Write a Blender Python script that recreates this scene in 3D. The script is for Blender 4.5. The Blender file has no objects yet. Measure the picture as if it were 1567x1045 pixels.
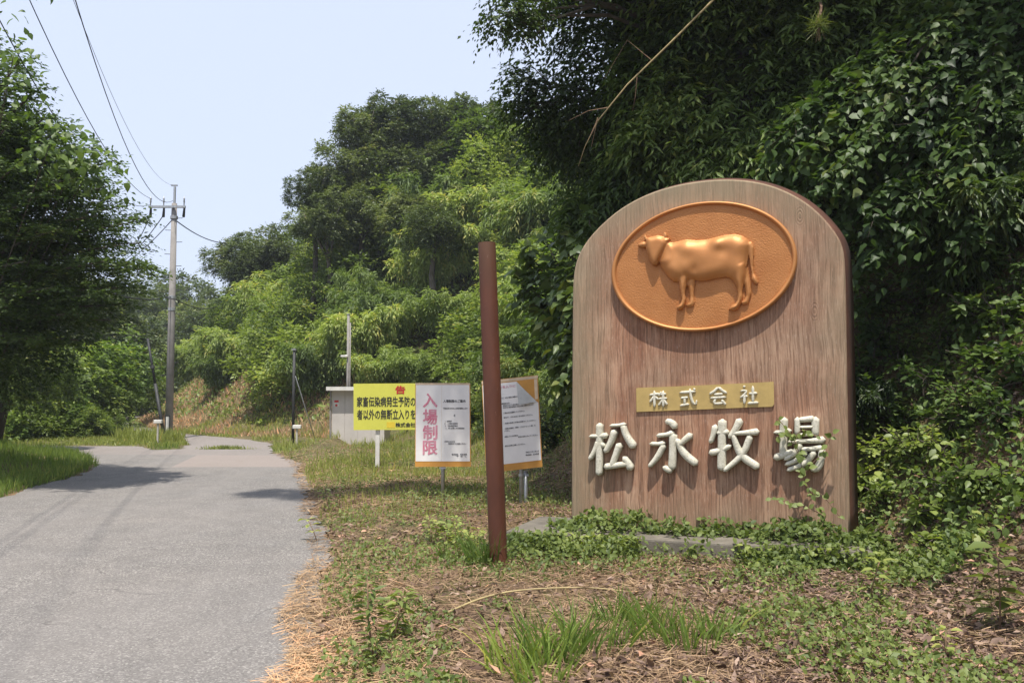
import bpy, bmesh, math, random
import numpy as np
from mathutils import Vector, Matrix

R = math.radians
random.seed(7)
rng = np.random.default_rng(7)
scene = bpy.context.scene
col = scene.collection

# ------------------------------------------------------------------ camera
PW, PH, F = 1567.0, 1045.0, 1300.0
HOR = 605.0
EYE = 1.5
PITCH = math.atan((HOR - PH / 2) / F)
cam_d = bpy.data.cameras.new('camera')
cam_d.sensor_width = 36.0
cam_d.lens = 36.0 * F / PW
cam_d.clip_end = 2000
cam = bpy.data.objects.new('camera', cam_d)
cam.location = (0, 0, EYE)
cam.rotation_euler = (R(90) + PITCH, 0, 0)
col.objects.link(cam)
scene.camera = cam
CP, SP = math.cos(PITCH), math.sin(PITCH)

# ------------------------------------------------------------------ world + sun
SUN_EL, SUN_AZ = 70.5, 181.0          # azimuth clockwise from +Y
sx = math.sin(R(SUN_AZ)) * math.cos(R(SUN_EL))
sy = math.cos(R(SUN_AZ)) * math.cos(R(SUN_EL))
sz = math.sin(R(SUN_EL))
world = bpy.data.worlds.new('World')
scene.world = world
world.use_nodes = True
wn = world.node_tree.nodes; wl = world.node_tree.links
wn.clear()
wo = wn.new('ShaderNodeOutputWorld')
bg = wn.new('ShaderNodeBackground')
sky = wn.new('ShaderNodeTexSky')
sky.sky_type = 'NISHITA'
sky.sun_disc = False
sky.sun_elevation = R(SUN_EL)
sky.sun_rotation = R(SUN_AZ)
sky.air_density = 1.0
sky.dust_density = 2.5
sky.ozone_density = 1.2
bg.inputs['Strength'].default_value = 0.1
mixw = wn.new('ShaderNodeMix'); mixw.data_type = 'RGBA'
mixw.inputs[0].default_value = 0.80                      # bright summer haze veil over the blue
mixw.inputs[7].default_value = (6.95, 7.75, 9.75, 1)
wl.new(sky.outputs[0], mixw.inputs[6])
wl.new(mixw.outputs[2], bg.inputs['Color'])
wl.new(bg.outputs[0], wo.inputs[0])
sun_d = bpy.data.lights.new('sun', 'SUN')
sun_d.energy = 4.9
sun_d.angle = R(0.9)
sun_d.color = (1.0, 0.95, 0.87)
sun = bpy.data.objects.new('sun', sun_d)
sun.rotation_euler = Vector((sx, sy, sz)).to_track_quat('Z', 'Y').to_euler()
sun.location = (0, -10, 40)
col.objects.link(sun)
scene.view_settings.view_transform = 'Standard'
scene.view_settings.look = 'None'
scene.view_settings.exposure = 0.34
scene.view_settings.gamma = 1.0
scene.view_settings.use_curve_mapping = False
scene.render.engine = 'CYCLES'
scene.cycles.use_denoising = True
scene.cycles.max_bounces = 7
scene.cycles.diffuse_bounces = 3
scene.cycles.glossy_bounces = 2
scene.cycles.transmission_bounces = 4
scene.cycles.transparent_max_bounces = 8
scene.cycles.sample_clamp_indirect = 6.0

# ------------------------------------------------------------------ pixel helpers
def ray(px, py):
    a = (px - PW / 2) / F; b = (PH / 2 - py) / F
    return np.array([a, CP - b * SP, SP + b * CP])
def at_y(px, py, Y):
    d = ray(px, py); return np.array([0, 0, EYE]) + d * (Y / d[1])
def gp(px, py, z=0.0):
    d = ray(px, py); t = (z - EYE) / d[2]
    return np.array([0, 0, EYE]) + d * t
def project(P):
    P = np.atleast_2d(P) - np.array([0, 0, EYE])
    f = P[:, 1] * CP + P[:, 2] * SP
    u = -P[:, 1] * SP + P[:, 2] * CP
    f = np.where(np.abs(f) < 1e-6, 1e-6, f)
    return PW / 2 + F * P[:, 0] / f, PH / 2 - F * u / f, f

# ------------------------------------------------------------------ numpy noise + polygons
_lat = np.random.default_rng(99).random((256, 256))
def vnoise(x, y, s=1.0):
    x = np.asarray(x, float) * s + 37.3; y = np.asarray(y, float) * s + 91.7
    xi = np.floor(x).astype(int); yi = np.floor(y).astype(int)
    fx = x - xi; fy = y - yi
    fx = fx * fx * (3 - 2 * fx); fy = fy * fy * (3 - 2 * fy)
    a = _lat[xi % 256, yi % 256]; b = _lat[(xi + 1) % 256, yi % 256]
    c = _lat[xi % 256, (yi + 1) % 256]; d = _lat[(xi + 1) % 256, (yi + 1) % 256]
    return (a * (1 - fx) + b * fx) * (1 - fy) + (c * (1 - fx) + d * fx) * fy
def fbm(x, y, s=1.0):
    return (vnoise(x, y, s) + .5 * vnoise(x, y, s * 2.1) + .25 * vnoise(x, y, s * 4.3)) / 1.75
def sstep(a, b, x):
    t = np.clip((np.asarray(x, float) - a) / (b - a), 0, 1); return t * t * (3 - 2 * t)
def seg_dist(x, y, pts, closed):
    """distance to a polyline and the cross-product sign of the nearest segment"""
    x = np.asarray(x, float); y = np.asarray(y, float)
    best = np.full(x.shape, 1e9); sgn = np.zeros(x.shape)
    n = len(pts)
    for i in range(n if closed else n - 1):
        ax, ay = pts[i][0], pts[i][1]; bx, by = pts[(i + 1) % n][0], pts[(i + 1) % n][1]
        dx, dy = bx - ax, by - ay
        t = np.clip(((x - ax) * dx + (y - ay) * dy) / (dx * dx + dy * dy + 1e-12), 0, 1)
        qx = x - ax - t * dx; qy = y - ay - t * dy
        d = np.hypot(qx, qy)
        m = d < best - 1e-9
        best = np.where(m, d, best)
        sgn = np.where(m, np.sign(dy * (x - ax) - dx * (y - ay)), sgn)
    return best, sgn
def inside(x, y, pts):
    x = np.asarray(x, float); y = np.asarray(y, float)
    r = np.zeros(x.shape, bool); n = len(pts); j = n - 1
    for i in range(n):
        xi, yi = pts[i][0], pts[i][1]; xj, yj = pts[j][0], pts[j][1]
        c = ((yi > y) != (yj > y)) & (x < (xj - xi) * (y - yi) / (yj - yi + 1e-12) + xi)
        r ^= c; j = i
    return r

# ------------------------------------------------------------------ plan of the place
def g2(l): return [tuple(gp(a, b)[:2]) for a, b in l]
ROAD = ([(0.6, -10), (-0.5, 0), (-0.95, 3.4)] +
        g2([(468, 1040), (476, 985), (466, 935), (486, 890), (497, 845), (493, 808), (480, 775), (468, 740),
            (462, 716), (446, 703), (416, 691), (414, 678), (362, 670), (306, 666), (247, 660), (222, 654), (206, 647)]) +
        [(-24.0, 53), (-24.5, 60), (-21, 72), (-27, 72), (-29.5, 60), (-27.5, 51), (-23.5, 45.5)] +
        g2([(194, 656), (221, 667), (250, 673), (282, 675), (290, 680), (276, 687), (234, 688), (224, 683), (150, 682), (60, 682)]) +
        [(-40, 26.5), (-40, 23.6)] + g2([(40, 690), (100, 688), (140, 700), (152, 713), (112, 728), (50, 746), (0, 761)]) +
        [(-7.1, 9), (-6.6, 4), (-6.2, -2), (-5.2, -10)])
TOE = [(3.4, -14), (2.7, 0), (2.5, 3.5), (2.75, 5.5), (3.22, 7.0), (3.05, 8.35), (2.0, 9.3), (0.95, 11.4), (0.25, 13.5),
       (-0.9, 18), (-2.6, 24), (-4.4, 27.6), (-7.6, 29.6), (-11.7, 33.3), (-14.6, 36.4), (-21, 46.6), (-22.5, 53), (-21, 62), (-12, 85), (0, 140)]
def road_sd(x, y):
    d, _ = seg_dist(x, y, ROAD, True)
    return np.where(inside(x, y, ROAD), -d, d)
def toe_d(x, y):
    d, s = seg_dist(x, y, TOE, False)
    return d * s
def terrain(x, y):
    x = np.asarray(x, float); y = np.asarray(y, float)
    rd = road_sd(x, y)
    n = fbm(x, y, .9) - .5
    z = np.where(rd < 0, -0.03, -0.03 + 0.05 * sstep(0, .12, rd) + .06 * sstep(.1, 1.8, rd) + .10 * n * sstep(0, .8, rd))
    left = (x < -5) & (y < 25)
    z = z + np.where(left, .42 * sstep(.2, 3.5, rd) + 1.4 * sstep(4, 16, rd), 0)
    left2 = (x < -10) & (y >= 25) & (toe_d(x, y) < 0)
    z = z + np.where(left2, .02 * sstep(.2, 2, rd), 0)
    d = np.maximum(toe_d(x, y), 0)
    sl = 1.25 - .22 * sstep(18, 28, y)
    lim = 12 + 2 * sstep(20, 30, y)
    nr = sstep(5.0, 7.6, y) * (1 - sstep(12, 17, y))                     # steep cut beside and behind the sign
    c1 = .12 + .68 * nr; c2 = .2 + .12 * nr
    h2 = c1 * 2 + c2 * 4
    h = np.where(d < 2, c1 * d + c2 * d * d, h2 + sl * (np.minimum(d, lim) - 2) + .12 * np.maximum(d - lim, 0))
    h = h * np.where(y < 6, .55 + .45 * sstep(2, 6, y), 1)
    z = z + h + .25 * (fbm(x, y, .45) - .5) * sstep(.5, 3, d)
    return z
def hit(px, py, lift=0.0, y0=4.0, y1=60.0):
    """where the view ray through a pixel first meets the terrain"""
    d = ray(px, py); Y = np.arange(y0, y1, .05)
    X = d[0] / d[1] * Y; Z = EYE + d[2] / d[1] * Y
    k = np.nonzero(terrain(X, Y) + lift > Z)[0]
    i = k[0] if len(k) else len(Y) - 1
    return np.array([X[i], Y[i], float(terrain(X[i:i + 1], Y[i:i + 1])[0])])
def tz(x, y): return float(terrain(np.array([x]), np.array([y]))[0])

# ------------------------------------------------------------------ tagging + building helpers
def tag(o, label=None, cat=None, group=None, kind=None):
    if label: o['label'] = label
    if cat: o['category'] = cat
    if group: o['group'] = group
    if kind: o['kind'] = kind
    return o
def empty(name, loc, rz=0.0):
    o = bpy.data.objects.new(name, None)
    o.location = tuple(float(c) for c in loc); o.rotation_euler = (0, 0, rz)
    o.empty_display_size = .2
    col.objects.link(o); return o
def link(name, me, mat=None, parent=None):
    o = bpy.data.objects.new(name, me)
    if mat is not None and len(me.materials) == 0: me.materials.append(mat)
    col.objects.link(o)
    if parent is not None: o.parent = parent
    return o
def np_mesh(name, V, T, tint=None, smooth=False, uv=None):
    """triangles or quads from arrays"""
    V = np.asarray(V, np.float32).reshape(-1, 3); T = np.asarray(T, np.int32)
    k = T.shape[1]
    me = bpy.data.meshes.new(name)
    me.vertices.add(len(V)); me.vertices.foreach_set('co', V.ravel())
    me.loops.add(T.size); me.loops.foreach_set('vertex_index', T.ravel())
    me.polygons.add(len(T))
    me.polygons.foreach_set('loop_start', np.arange(0, T.size, k, dtype=np.int32))
    me.polygons.foreach_set('loop_total', np.full(len(T), k, np.int32))
    if smooth: me.polygons.foreach_set('use_smooth', np.ones(len(T), bool))
    if tint is not None:
        a = me.attributes.new('tint', 'FLOAT', 'POINT'); a.data.foreach_set('value', np.asarray(tint, np.float32))
    me.update(calc_edges=True)
    return me
class MB:
    def __init__(s): s.v = []; s.f = []
    def box(s, c, d, rot=None):
        b = len(s.v)
        for i in range(8):
            p = Vector(((i & 1) - .5, ((i >> 1) & 1) - .5, ((i >> 2) & 1) - .5))
            p = Vector((p.x * d[0], p.y * d[1], p.z * d[2]))
            if rot is not None: p = rot @ p
            s.v.append((p.x + c[0], p.y + c[1], p.z + c[2]))
        for q in ((0, 2, 3, 1), (4, 5, 7, 6), (0, 1, 5, 4), (2, 6, 7, 3), (0, 4, 6, 2), (1, 3, 7, 5)):
            s.f.append(tuple(b + i for i in q))
        return s
    def tube(s, path, rad, n=8, cap=True):
        P = [Vector(tuple(float(c) for c in p)) for p in path]
        if not hasattr(rad, '__len__'): rad = [rad] * len(P)
        b = len(s.v)
        for i, p in enumerate(P):
            t = (P[min(i + 1, len(P) - 1)] - P[max(i - 1, 0)])
            t = t.normalized() if t.length > 1e-9 else Vector((0, 0, 1))
            u = t.cross(Vector((0.13, .98, .11))) 
            if u.length < .2: u = t.cross(Vector((1, 0, 0)))
            u.normalize(); w = t.cross(u)
            for k in range(n):
                a = 2 * math.pi * k / n
                q = p + (u * math.cos(a) + w * math.sin(a)) * rad[i]
                s.v.append(tuple(q))
        for i in range(len(P) - 1):
            for k in range(n):
                a = b + i * n + k; c = b + i * n + (k + 1) % n
                s.f.append((a, c, c + n, a + n))
        if cap:
            s.f.append(tuple(b + k for k in range(n))[::-1])
            s.f.append(tuple(b + (len(P) - 1) * n + k for k in range(n)))
        return s
    def build(s, name, mat, parent=None, smooth=False, bevel=0):
        me = bpy.data.meshes.new(name)
        me.from_pydata(s.v, [], s.f)
        if smooth: me.polygons.foreach_set('use_smooth', [len(p.vertices) == 4 for p in me.polygons])
        bm = bmesh.new(); bm.from_mesh(me)
        bmesh.ops.recalc_face_normals(bm, faces=bm.faces)
        if bevel: bmesh.ops.bevel(bm, geom=list(bm.edges), offset=bevel, segments=2, affect='EDGES', profile=.6)
        bm.to_mesh(me); bm.free()
        me.update()
        return link(name, me, mat, parent)

# ------------------------------------------------------------------ materials
def nmat(name):
    m = bpy.data.materials.new(name); m.use_nodes = True
    nt = m.node_tree; nt.nodes.clear()
    out = nt.nodes.new('ShaderNodeOutputMaterial')
    return m, nt, out
class NB:
    """small node helper"""
    def __init__(s, nt): s.nt = nt
    def n(s, t, **kw):
        x = s.nt.nodes.new(t)
        for k, v in kw.items(): setattr(x, k, v)
        return x
    def l(s, a, b): s.nt.links.new(a, b)
    def noise(s, vec, scale, detail=4, rough=.55, dist=0):
        x = s.n('ShaderNodeTexNoise'); x.inputs['Scale'].default_value = scale
        x.inputs['Detail'].default_value = detail; x.inputs['Roughness'].default_value = rough
        x.inputs['Distortion'].default_value = dist
        if vec is not None: s.l(vec, x.inputs['Vector'])
        return x.outputs[0]
    def ramp(s, fac, stops):
        x = s.n('ShaderNodeValToRGB'); e = x.color_ramp.elements
        while len(e) < len(stops): e.new(.5)
        for i, (p, c) in enumerate(stops):
            e[i].position = p; e[i].color = (c[0], c[1], c[2], 1) if hasattr(c, '__len__') else (c, c, c, 1)
        s.l(fac, x.inputs[0]); return x.outputs[0]
    def mix(s, fac, a, b, mode='MIX'):
        x = s.n('ShaderNodeMix'); x.data_type = 'RGBA'; x.blend_type = mode
        for i, v in ((0, fac), (6, a), (7, b)):
            if hasattr(v, 'is_linked'): s.l(v, x.inputs[i])
            elif hasattr(v, '__len__'): x.inputs[i].default_value = (v[0], v[1], v[2], 1)
            else: x.inputs[i].default_value = v
        return x.outputs[2]
    def math(s, op, a, b=0.0, clamp=False):
        x = s.n('ShaderNodeMath'); x.operation = op; x.use_clamp = clamp
        for i, v in ((0, a), (1, b)):
            if hasattr(v, 'is_linked'): s.l(v, x.inputs[i])
            else: x.inputs[i].default_value = v
        return x.outputs[0]
    def coord(s, which='Object', scale=(1, 1, 1), rot=(0, 0, 0)):
        t = s.n('ShaderNodeTexCoord'); m = s.n('ShaderNodeMapping')
        m.inputs['Scale'].default_value = scale; m.inputs['Rotation'].default_value = rot
        s.l(t.outputs[which], m.inputs['Vector']); return m.outputs[0]
    def bump(s, h, strength=.3, dist=.02, normal=None):
        x = s.n('ShaderNodeBump'); x.inputs['Strength'].default_value = strength; x.inputs['Distance'].default_value = dist
        s.l(h, x.inputs['Height'])
        if normal is not None: s.l(normal, x.inputs['Normal'])
        return x.outputs[0]
    def bsdf(s, out, color, rough=.6, metal=0.0, spec=.5, normal=None):
        b = s.n('ShaderNodeBsdfPrincipled')
        for k, v in (('Base Color', color), ('Roughness', rough), ('Metallic', metal), ('Specular IOR Level', spec)):
            if hasattr(v, 'is_linked'): s.l(v, b.inputs[k])
            elif hasattr(v, '__len__'): b.inputs[k].default_value = (v[0], v[1], v[2], 1)
            else: b.inputs[k].default_value = v
        if normal is not None: s.l(normal, b.inputs['Normal'])
        s.l(b.outputs[0], out.inputs[0]); return b

def simple(name, color, rough=.6, metal=0.0, var=.25, scale=6.0, bumpk=.1, spec=.4, which='Object'):
    m, nt, out = nmat(name); b = NB(nt)
    v = b.coord(which)
    f = b.noise(v, scale, 5, .6)
    f2 = b.noise(v, scale * 9, 3, .6)
    c = b.mix(b.ramp(f, [(.3, 0), (.7, 1)]), [x * (1 - var) for x in color], [min(1, x * (1 + var * .6)) for x in color])
    c = b.mix(b.math('MULTIPLY', b.ramp(f2, [(.45, 0), (.7, 1)]), var * .7), c, [x * .55 for x in color])
    b.bsdf(out, c, rough, metal, spec, b.bump(f2, bumpk, .01))
    return m

def leaf_mat(name, dark, mid, light, trans=.32, rough=.42, spec=.35, objvar=.35):
    m, nt, out = nmat(name); b = NB(nt)
    a = b.n('ShaderNodeAttribute'); a.attribute_name = 'tint'
    c = b.ramp(a.outputs['Fac'], [(0, dark), (.45, mid), (.9, light), (1, [light[0] * 1.5, light[1] * 1.1, light[2] * .9])])
    oi = b.n('ShaderNodeObjectInfo')
    hs = b.n('ShaderNodeHueSaturation')
    hs.inputs['Hue'].default_value = .5
    hu = b.math('ADD', b.math('MULTIPLY', oi.outputs['Random'], -.028), .502)
    va = b.math('ADD', b.math('MULTIPLY', oi.outputs['Random'], objvar * 2), 1 - objvar)
    b.l(hu, hs.inputs['Hue']); b.l(va, hs.inputs['Value']); b.l(c, hs.inputs['Color'])
    p = b.n('ShaderNodeBsdfPrincipled')
    b.l(hs.outputs[0], p.inputs['Base Color'])
    p.inputs['Roughness'].default_value = rough; p.inputs['Specular IOR Level'].default_value = spec
    t = b.n('ShaderNodeBsdfTranslucent')
    tc = b.mix(1.0, hs.outputs[0], (1.25, 1.35, .55), 'MULTIPLY')
    b.l(tc, t.inputs['Color'])
    mx = b.n('ShaderNodeMixShader'); mx.inputs[0].default_value = trans
    b.l(p.outputs[0], mx.inputs[1]); b.l(t.outputs[0], mx.inputs[2]); b.l(mx.outputs[0], out.inputs[0])
    return m

M = {}
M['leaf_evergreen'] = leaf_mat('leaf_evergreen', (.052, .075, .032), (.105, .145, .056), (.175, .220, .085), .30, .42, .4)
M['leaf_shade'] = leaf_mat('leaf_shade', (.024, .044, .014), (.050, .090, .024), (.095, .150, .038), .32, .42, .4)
M['leaf_shrub'] = leaf_mat('leaf_shrub', (.090, .140, .036), (.170, .245, .062), (.265, .340, .095), .40)
M['leaf_bamboo'] = leaf_mat('leaf_bamboo', (.105, .160, .048), (.210, .295, .088), (.320, .400, .135), .42, .5)
M['leaf_kudzu'] = leaf_mat('leaf_kudzu', (.065, .120, .026), (.125, .205, .042), (.205, .295, .065), .38, .45)
M['leaf_left'] = leaf_mat('leaf_left', (.050, .086, .022), (.105, .165, .042), (.185, .260, .068), .44, .45)
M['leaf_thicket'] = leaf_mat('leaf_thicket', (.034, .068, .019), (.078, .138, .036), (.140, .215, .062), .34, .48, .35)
M['leaf_weed'] = leaf_mat('leaf_weed', (.085, .130, .035), (.155, .215, .055), (.250, .310, .085), .32, .5)
M['grass'] = leaf_mat('grass', (.12, .155, .04), (.20, .25, .065), (.32, .36, .11), .35, .5)
M['grass_bright'] = leaf_mat('grass_bright', (.085, .150, .030), (.150, .250, .048), (.250, .350, .085), .38, .5)
M['straw'] = leaf_mat('straw', (.15, .098, .058), (.345, .245, .140), (.54, .40, .22), .1, .75, .2, .05)
M['litter'] = leaf_mat('litter', (.075, .048, .035), (.195, .132, .096), (.43, .32, .235), .08, .8, .2, .05)
M['bark'] = simple('bark', (.11, .09, .07), .9, 0, .4, 5, .6)
M['cane'] = simple('cane', (.42, .33, .16), .6, 0, .3, 5, .2)
M['twig'] = simple('twig', (.22, .14, .085), .85, 0, .4, 8, .4)

# ground
m, nt, out = nmat('ground'); b = NB(nt)
v = b.coord('Object')
n1 = b.noise(v, .55, 5, .6); n2 = b.noise(v, 3.0, 6, .65); n3 = b.noise(v, 28, 5, .7)
soil = b.ramp(n3, [(.25, (.050, .033, .022)), (.5, (.135, .092, .062)), (.75, (.25, .18, .12))])
dry = b.ramp(n3, [(.3, (.12, .075, .040)), (.7, (.32, .22, .12))])
grn = b.ramp(n3, [(.3, (.035, .055, .018)), (.7, (.11, .15, .045))])
c = b.mix(b.ramp(n2, [(.42, 0), (.6, 1)]), soil, dry)
c = b.mix(b.ramp(n1, [(.48, 0), (.62, .75)]), c, grn)
geo = b.n('ShaderNodeNewGeometry'); sep = b.n('ShaderNodeSeparateXYZ'); b.l(geo.outputs['Position'], sep.inputs[0])
far = b.math('SUBTRACT', sep.outputs[1], 13.0); far = b.math('MULTIPLY', far, .1, True)
c = b.mix(b.math('MULTIPLY', far, .35), c, grn)
at = b.n('ShaderNodeAttribute'); at.attribute_name = 'tint'
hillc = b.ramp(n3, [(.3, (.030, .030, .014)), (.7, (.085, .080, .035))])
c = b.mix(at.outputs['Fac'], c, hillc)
b.bsdf(out, c, .95, 0, .1, b.bump(b.math('ADD', n3, b.math('MULTIPLY', n2, 2)), .9, .03))
M['ground'] = m

# asphalt
m, nt, out = nmat('asphalt'); b = NB(nt)
v = b.coord('Object')
vor = b.n('ShaderNodeTexVoronoi'); vor.inputs['Scale'].default_value = 95; b.l(v, vor.inputs['Vector'])
agg = b.n('ShaderNodeSeparateColor'); b.l(vor.outputs['Color'], agg.inputs[0])
n1 = b.noise(v, .35, 4, .6); n2 = b.noise(v, 2.2, 5, .6); n3 = b.noise(v, 160, 3, .7)
c = b.ramp(agg.outputs[0], [(0, (.105, .099, .094)), (.35, (.165, .156, .148)), (.75, (.205, .193, .182)), (1, (.36, .345, .32))])
c = b.mix(b.ramp(n1, [(.3, 0), (.7, .55)]), c, b.mix(1.0, c, (1.28, 1.20, 1.12), 'MULTIPLY'))
c = b.mix(b.ramp(n2, [(.30, .35), (.6, 0)]), c, (.10, .093, .086))
n4 = b.noise(b.coord('Object', (1, .22, 1), (0, 0, .32)), .8, 4, .6)
c = b.mix(b.ramp(n4, [(.42, 0), (.62, .40)]), c, (.235, .215, .198))
# pinkish older patch near the junction, shaped like the repair
sepp = b.n('ShaderNodeSeparateXYZ'); b.l(v, sepp.inputs[0])
cw = b.coord('Object', (.5, .5, 1)); 
dn = b.noise(cw, .9, 3)
pm1 = b.math('GREATER_THAN', b.math('ADD', sepp.outputs[1], b.math('MULTIPLY', dn, .5)), 18.2)
pm2 = b.math('LESS_THAN', sepp.outputs[1], 21.6)
pm3 = b.math('GREATER_THAN', b.math('ADD', sepp.outputs[0], b.math('MULTIPLY', sepp.outputs[1], .22)), -3.2)
pm = b.math('MULTIPLY', b.math('MULTIPLY', pm1, pm2), pm3)
pm4 = b.math('MULTIPLY', b.math('GREATER_THAN', sepp.outputs[1], 21.7), .5)
c = b.mix(b.math('MULTIPLY', b.math('MAXIMUM', pm, pm4), .6), c, (.30, .245, .215))
# hairline cracks
wv = b.n('ShaderNodeVectorMath'); wv.operation = 'ADD'
nz = b.n('ShaderNodeTexNoise'); nz.inputs['Scale'].default_value = 1.1; nz.inputs['Detail'].default_value = 5; b.l(v, nz.inputs['Vector'])
b.l(v, wv.inputs[0]); b.l(nz.outputs['Color'], wv.inputs[1])
cr = b.n('ShaderNodeTexVoronoi'); cr.feature = 'DISTANCE_TO_EDGE'; cr.inputs['Scale'].default_value = .23
b.l(wv.outputs[0], cr.inputs['Vector'])
crack = b.ramp(cr.outputs['Distance'], [(0, 1), (.003, 0)])
cmask = b.math('MULTIPLY', crack, b.ramp(n2, [(.5, 0), (.62, .4)]))
c = b.mix(cmask, c, (.035, .033, .03))
hgt = b.math('SUBTRACT', b.math('ADD', agg.outputs[0], n3), b.math('MULTIPLY', cmask, 2))
b.bsdf(out, c, .88, 0, .25, b.bump(hgt, .55, .006))
M['asphalt'] = m

# wood-imprinted sign panel
def wood_mat():
    m, nt, out = nmat('weathered_wood'); b = NB(nt)
    v = b.coord('Object')
    wav = b.noise(b.coord('Object', (1.1, 1, .5)), 2.4, 3, .5)
    comb = b.n('ShaderNodeVectorMath'); comb.operation = 'MULTIPLY_ADD'
    off = b.n('ShaderNodeCombineXYZ'); b.l(wav, off.inputs[0])
    comb.inputs[1].default_value = (.10, 0, 0)
    b.l(off.outputs[0], comb.inputs[0]); b.l(v, comb.inputs[2])
    mp = b.n('ShaderNodeMapping'); mp.inputs['Scale'].default_value = (62, 62, 2.2); b.l(comb.outputs[0], mp.inputs['Vector'])
    grain = b.noise(mp.outputs[0], 1.0, 5, .7)
    mp2 = b.n('ShaderNodeMapping'); mp2.inputs['Scale'].default_value = (16, 16, .9); b.l(comb.outputs[0], mp2.inputs['Vector'])
    band = b.noise(mp2.outputs[0], 1.0, 4, .6)
    mp4 = b.n('ShaderNodeMapping'); mp4.inputs['Scale'].default_value = (160, 160, 14); b.l(v, mp4.inputs['Vector'])
    fleck = b.noise(mp4.outputs[0], 1.0, 2, .6)
    # board-to-board tone: constant within each board
    sp = b.n('ShaderNodeSeparateXYZ'); b.l(v, sp.inputs[0])
    bx = b.math('FLOOR', b.math('DIVIDE', b.math('ADD', sp.outputs[0], b.math('MULTIPLY', band, .006)), .31))
    wn_ = b.n('ShaderNodeTexWhiteNoise'); wn_.noise_dimensions = '1D'; b.l(bx, wn_.inputs['W'])
    big = b.noise(v, 1.3, 4, .6)
    wear = b.noise(b.coord('Object', (2.2, 2, .9)), 1.6, 5, .65)
    # knots: rings around a few points
    vk = b.n('ShaderNodeTexVoronoi'); vk.inputs['Scale'].default_value = 1.0
    mk = b.n('ShaderNodeMapping'); mk.inputs['Scale'].default_value = (2.6, .01, 1.25); b.l(v, mk.inputs['Vector']); b.l(mk.outputs[0], vk.inputs['Vector'])
    kd = vk.outputs['Distance']
    rings = b.math('SINE', b.math('MULTIPLY', b.math('ADD', kd, b.math('MULTIPLY', grain, .03)), 170))
    kmask = b.ramp(kd, [(.02, 1), (.16, 0)])
    base = b.mix(b.ramp(band, [(.3, 0), (.7, 1)]), (.250, .112, .066), (.425, .235, .145))
    base = b.mix(b.math('MULTIPLY', wn_.outputs['Value'], .40), base, (.30, .185, .125))
    base = b.mix(b.ramp(wear, [(.48, 0), (.66, .8)]), base, (.54, .345, .230))
    grey = b.ramp(big, [(.44, 0), (.70, .6)])
    base = b.mix(grey, base, (.300, .232, .162))
    base = b.mix(b.ramp(grain, [(.38, .85), (.54, 0)]), base, (.150, .078, .048))
    base = b.mix(b.ramp(fleck, [(.60, 0), (.72, .42)]), base, (.66, .52, .42))
    base = b.mix(b.math('MULTIPLY', kmask, b.ramp(rings, [(.2, .0), (.8, .6)])), base, (.16, .095, .065))
    # green algae creeping in from the foot and the shoulders
    ag = b.noise(v, 3.3, 6, .7)
    foot = b.math('SUBTRACT', .95, b.math('MULTIPLY', sp.outputs[2], 1.6))
    edge = b.math('SUBTRACT', b.math('ABSOLUTE', sp.outputs[0]), .88)
    alg = b.math('MAXIMUM', foot, b.math('MULTIPLY', edge, 2.2))
    alg = b.math('MAXIMUM', alg, b.math('MULTIPLY', b.math('SUBTRACT', sp.outputs[2], 2.75), 1.5))
    alg = b.math('MULTIPLY', b.math('ADD', alg, b.math('SUBTRACT', ag, .45)), .55, True)
    base = b.mix(alg, base, (.265, .240, .155))
    h = b.math('ADD', grain, b.math('MULTIPLY', b.math('MULTIPLY', rings, kmask), .25))
    h = b.math('ADD', h, b.math('MULTIPLY', band, .8))
    b.bsdf(out, base, .82, 0, .25, b.bump(h, .55, .012))
    return m
M['wood'] = wood_mat()
M['wood_edge'] = simple('wood_edge', (.135, .055, .034), .8, 0, .45, 4, .3)

def letter_mat():
    m, nt, out = nmat('letter_paint'); b = NB(nt)
    v = b.coord('Object')
    f = b.noise(v, 14, 5, .65); g = b.noise(v, 60, 3, .6)
    c = b.mix(b.ramp(f, [(.35, 0), (.65, 1)]), (.55, .52, .41), (.69, .66, .55))
    c = b.mix(b.ramp(g, [(.48, 0), (.72, .75)]), c, (.30, .28, .20))
    b.bsdf(out, c, .6, 0, .35, b.bump(g, .25, .006))
    return m
M['letter'] = letter_mat()
def copper_mat(name, bumpk, c1, c2):
    m, nt, out = nmat(name); b = NB(nt)
    v = b.coord('Object')
    f = b.noise(v, 3.5, 5, .6); vo = b.noise(v, 70, 3, .55)
    c = b.mix(b.ramp(f, [(.3, 0), (.7, 1)]), c1, c2)
    b.bsdf(out, c, .50, .40, .45, b.bump(vo, bumpk, .010))
    return m
M['copper_bg'] = copper_mat('copper_ground', .55, (.40, .155, .045), (.50, .215, .07))
M['copper'] = copper_mat('copper_relief', .06, (.46, .19, .06), (.55, .25, .085))
M['gold'] = simple('gold_plate', (.50, .355, .125), .45, .2, .15, 8, .05, .5)
M['concrete'] = simple('concrete', (.165, .145, .115), .9, 0, .4, 4, .5)
M['concrete_pole'] = simple('concrete_pole', (.27, .25, .23), .85, 0, .25, 3, .2)
M['galv'] = simple('galvanised_steel', (.42, .43, .43), .45, .6, .25, 12, .05)
M['dark_metal'] = simple('dark_metal', (.05, .05, .05), .6, .3, .3, 5, .1)
M['cable'] = simple('cable', (.025, .025, .027), .6, 0, .1, 5, .0)
M['white_paint'] = simple('white_paint', (.70, .68, .63), .6, 0, .15, 5, .05)
M['shed_wall'] = simple('shed_wall', (.55, .51, .47), .7, 0, .12, 1.5, .05)
M['shed_roof'] = simple('shed_roof', (.50, .47, .42), .7, 0, .2, 3, .1)
M['yellow'] = simple('yellow_board', (.66, .65, .10), .5, 0, .08, 2, .02)
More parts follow.
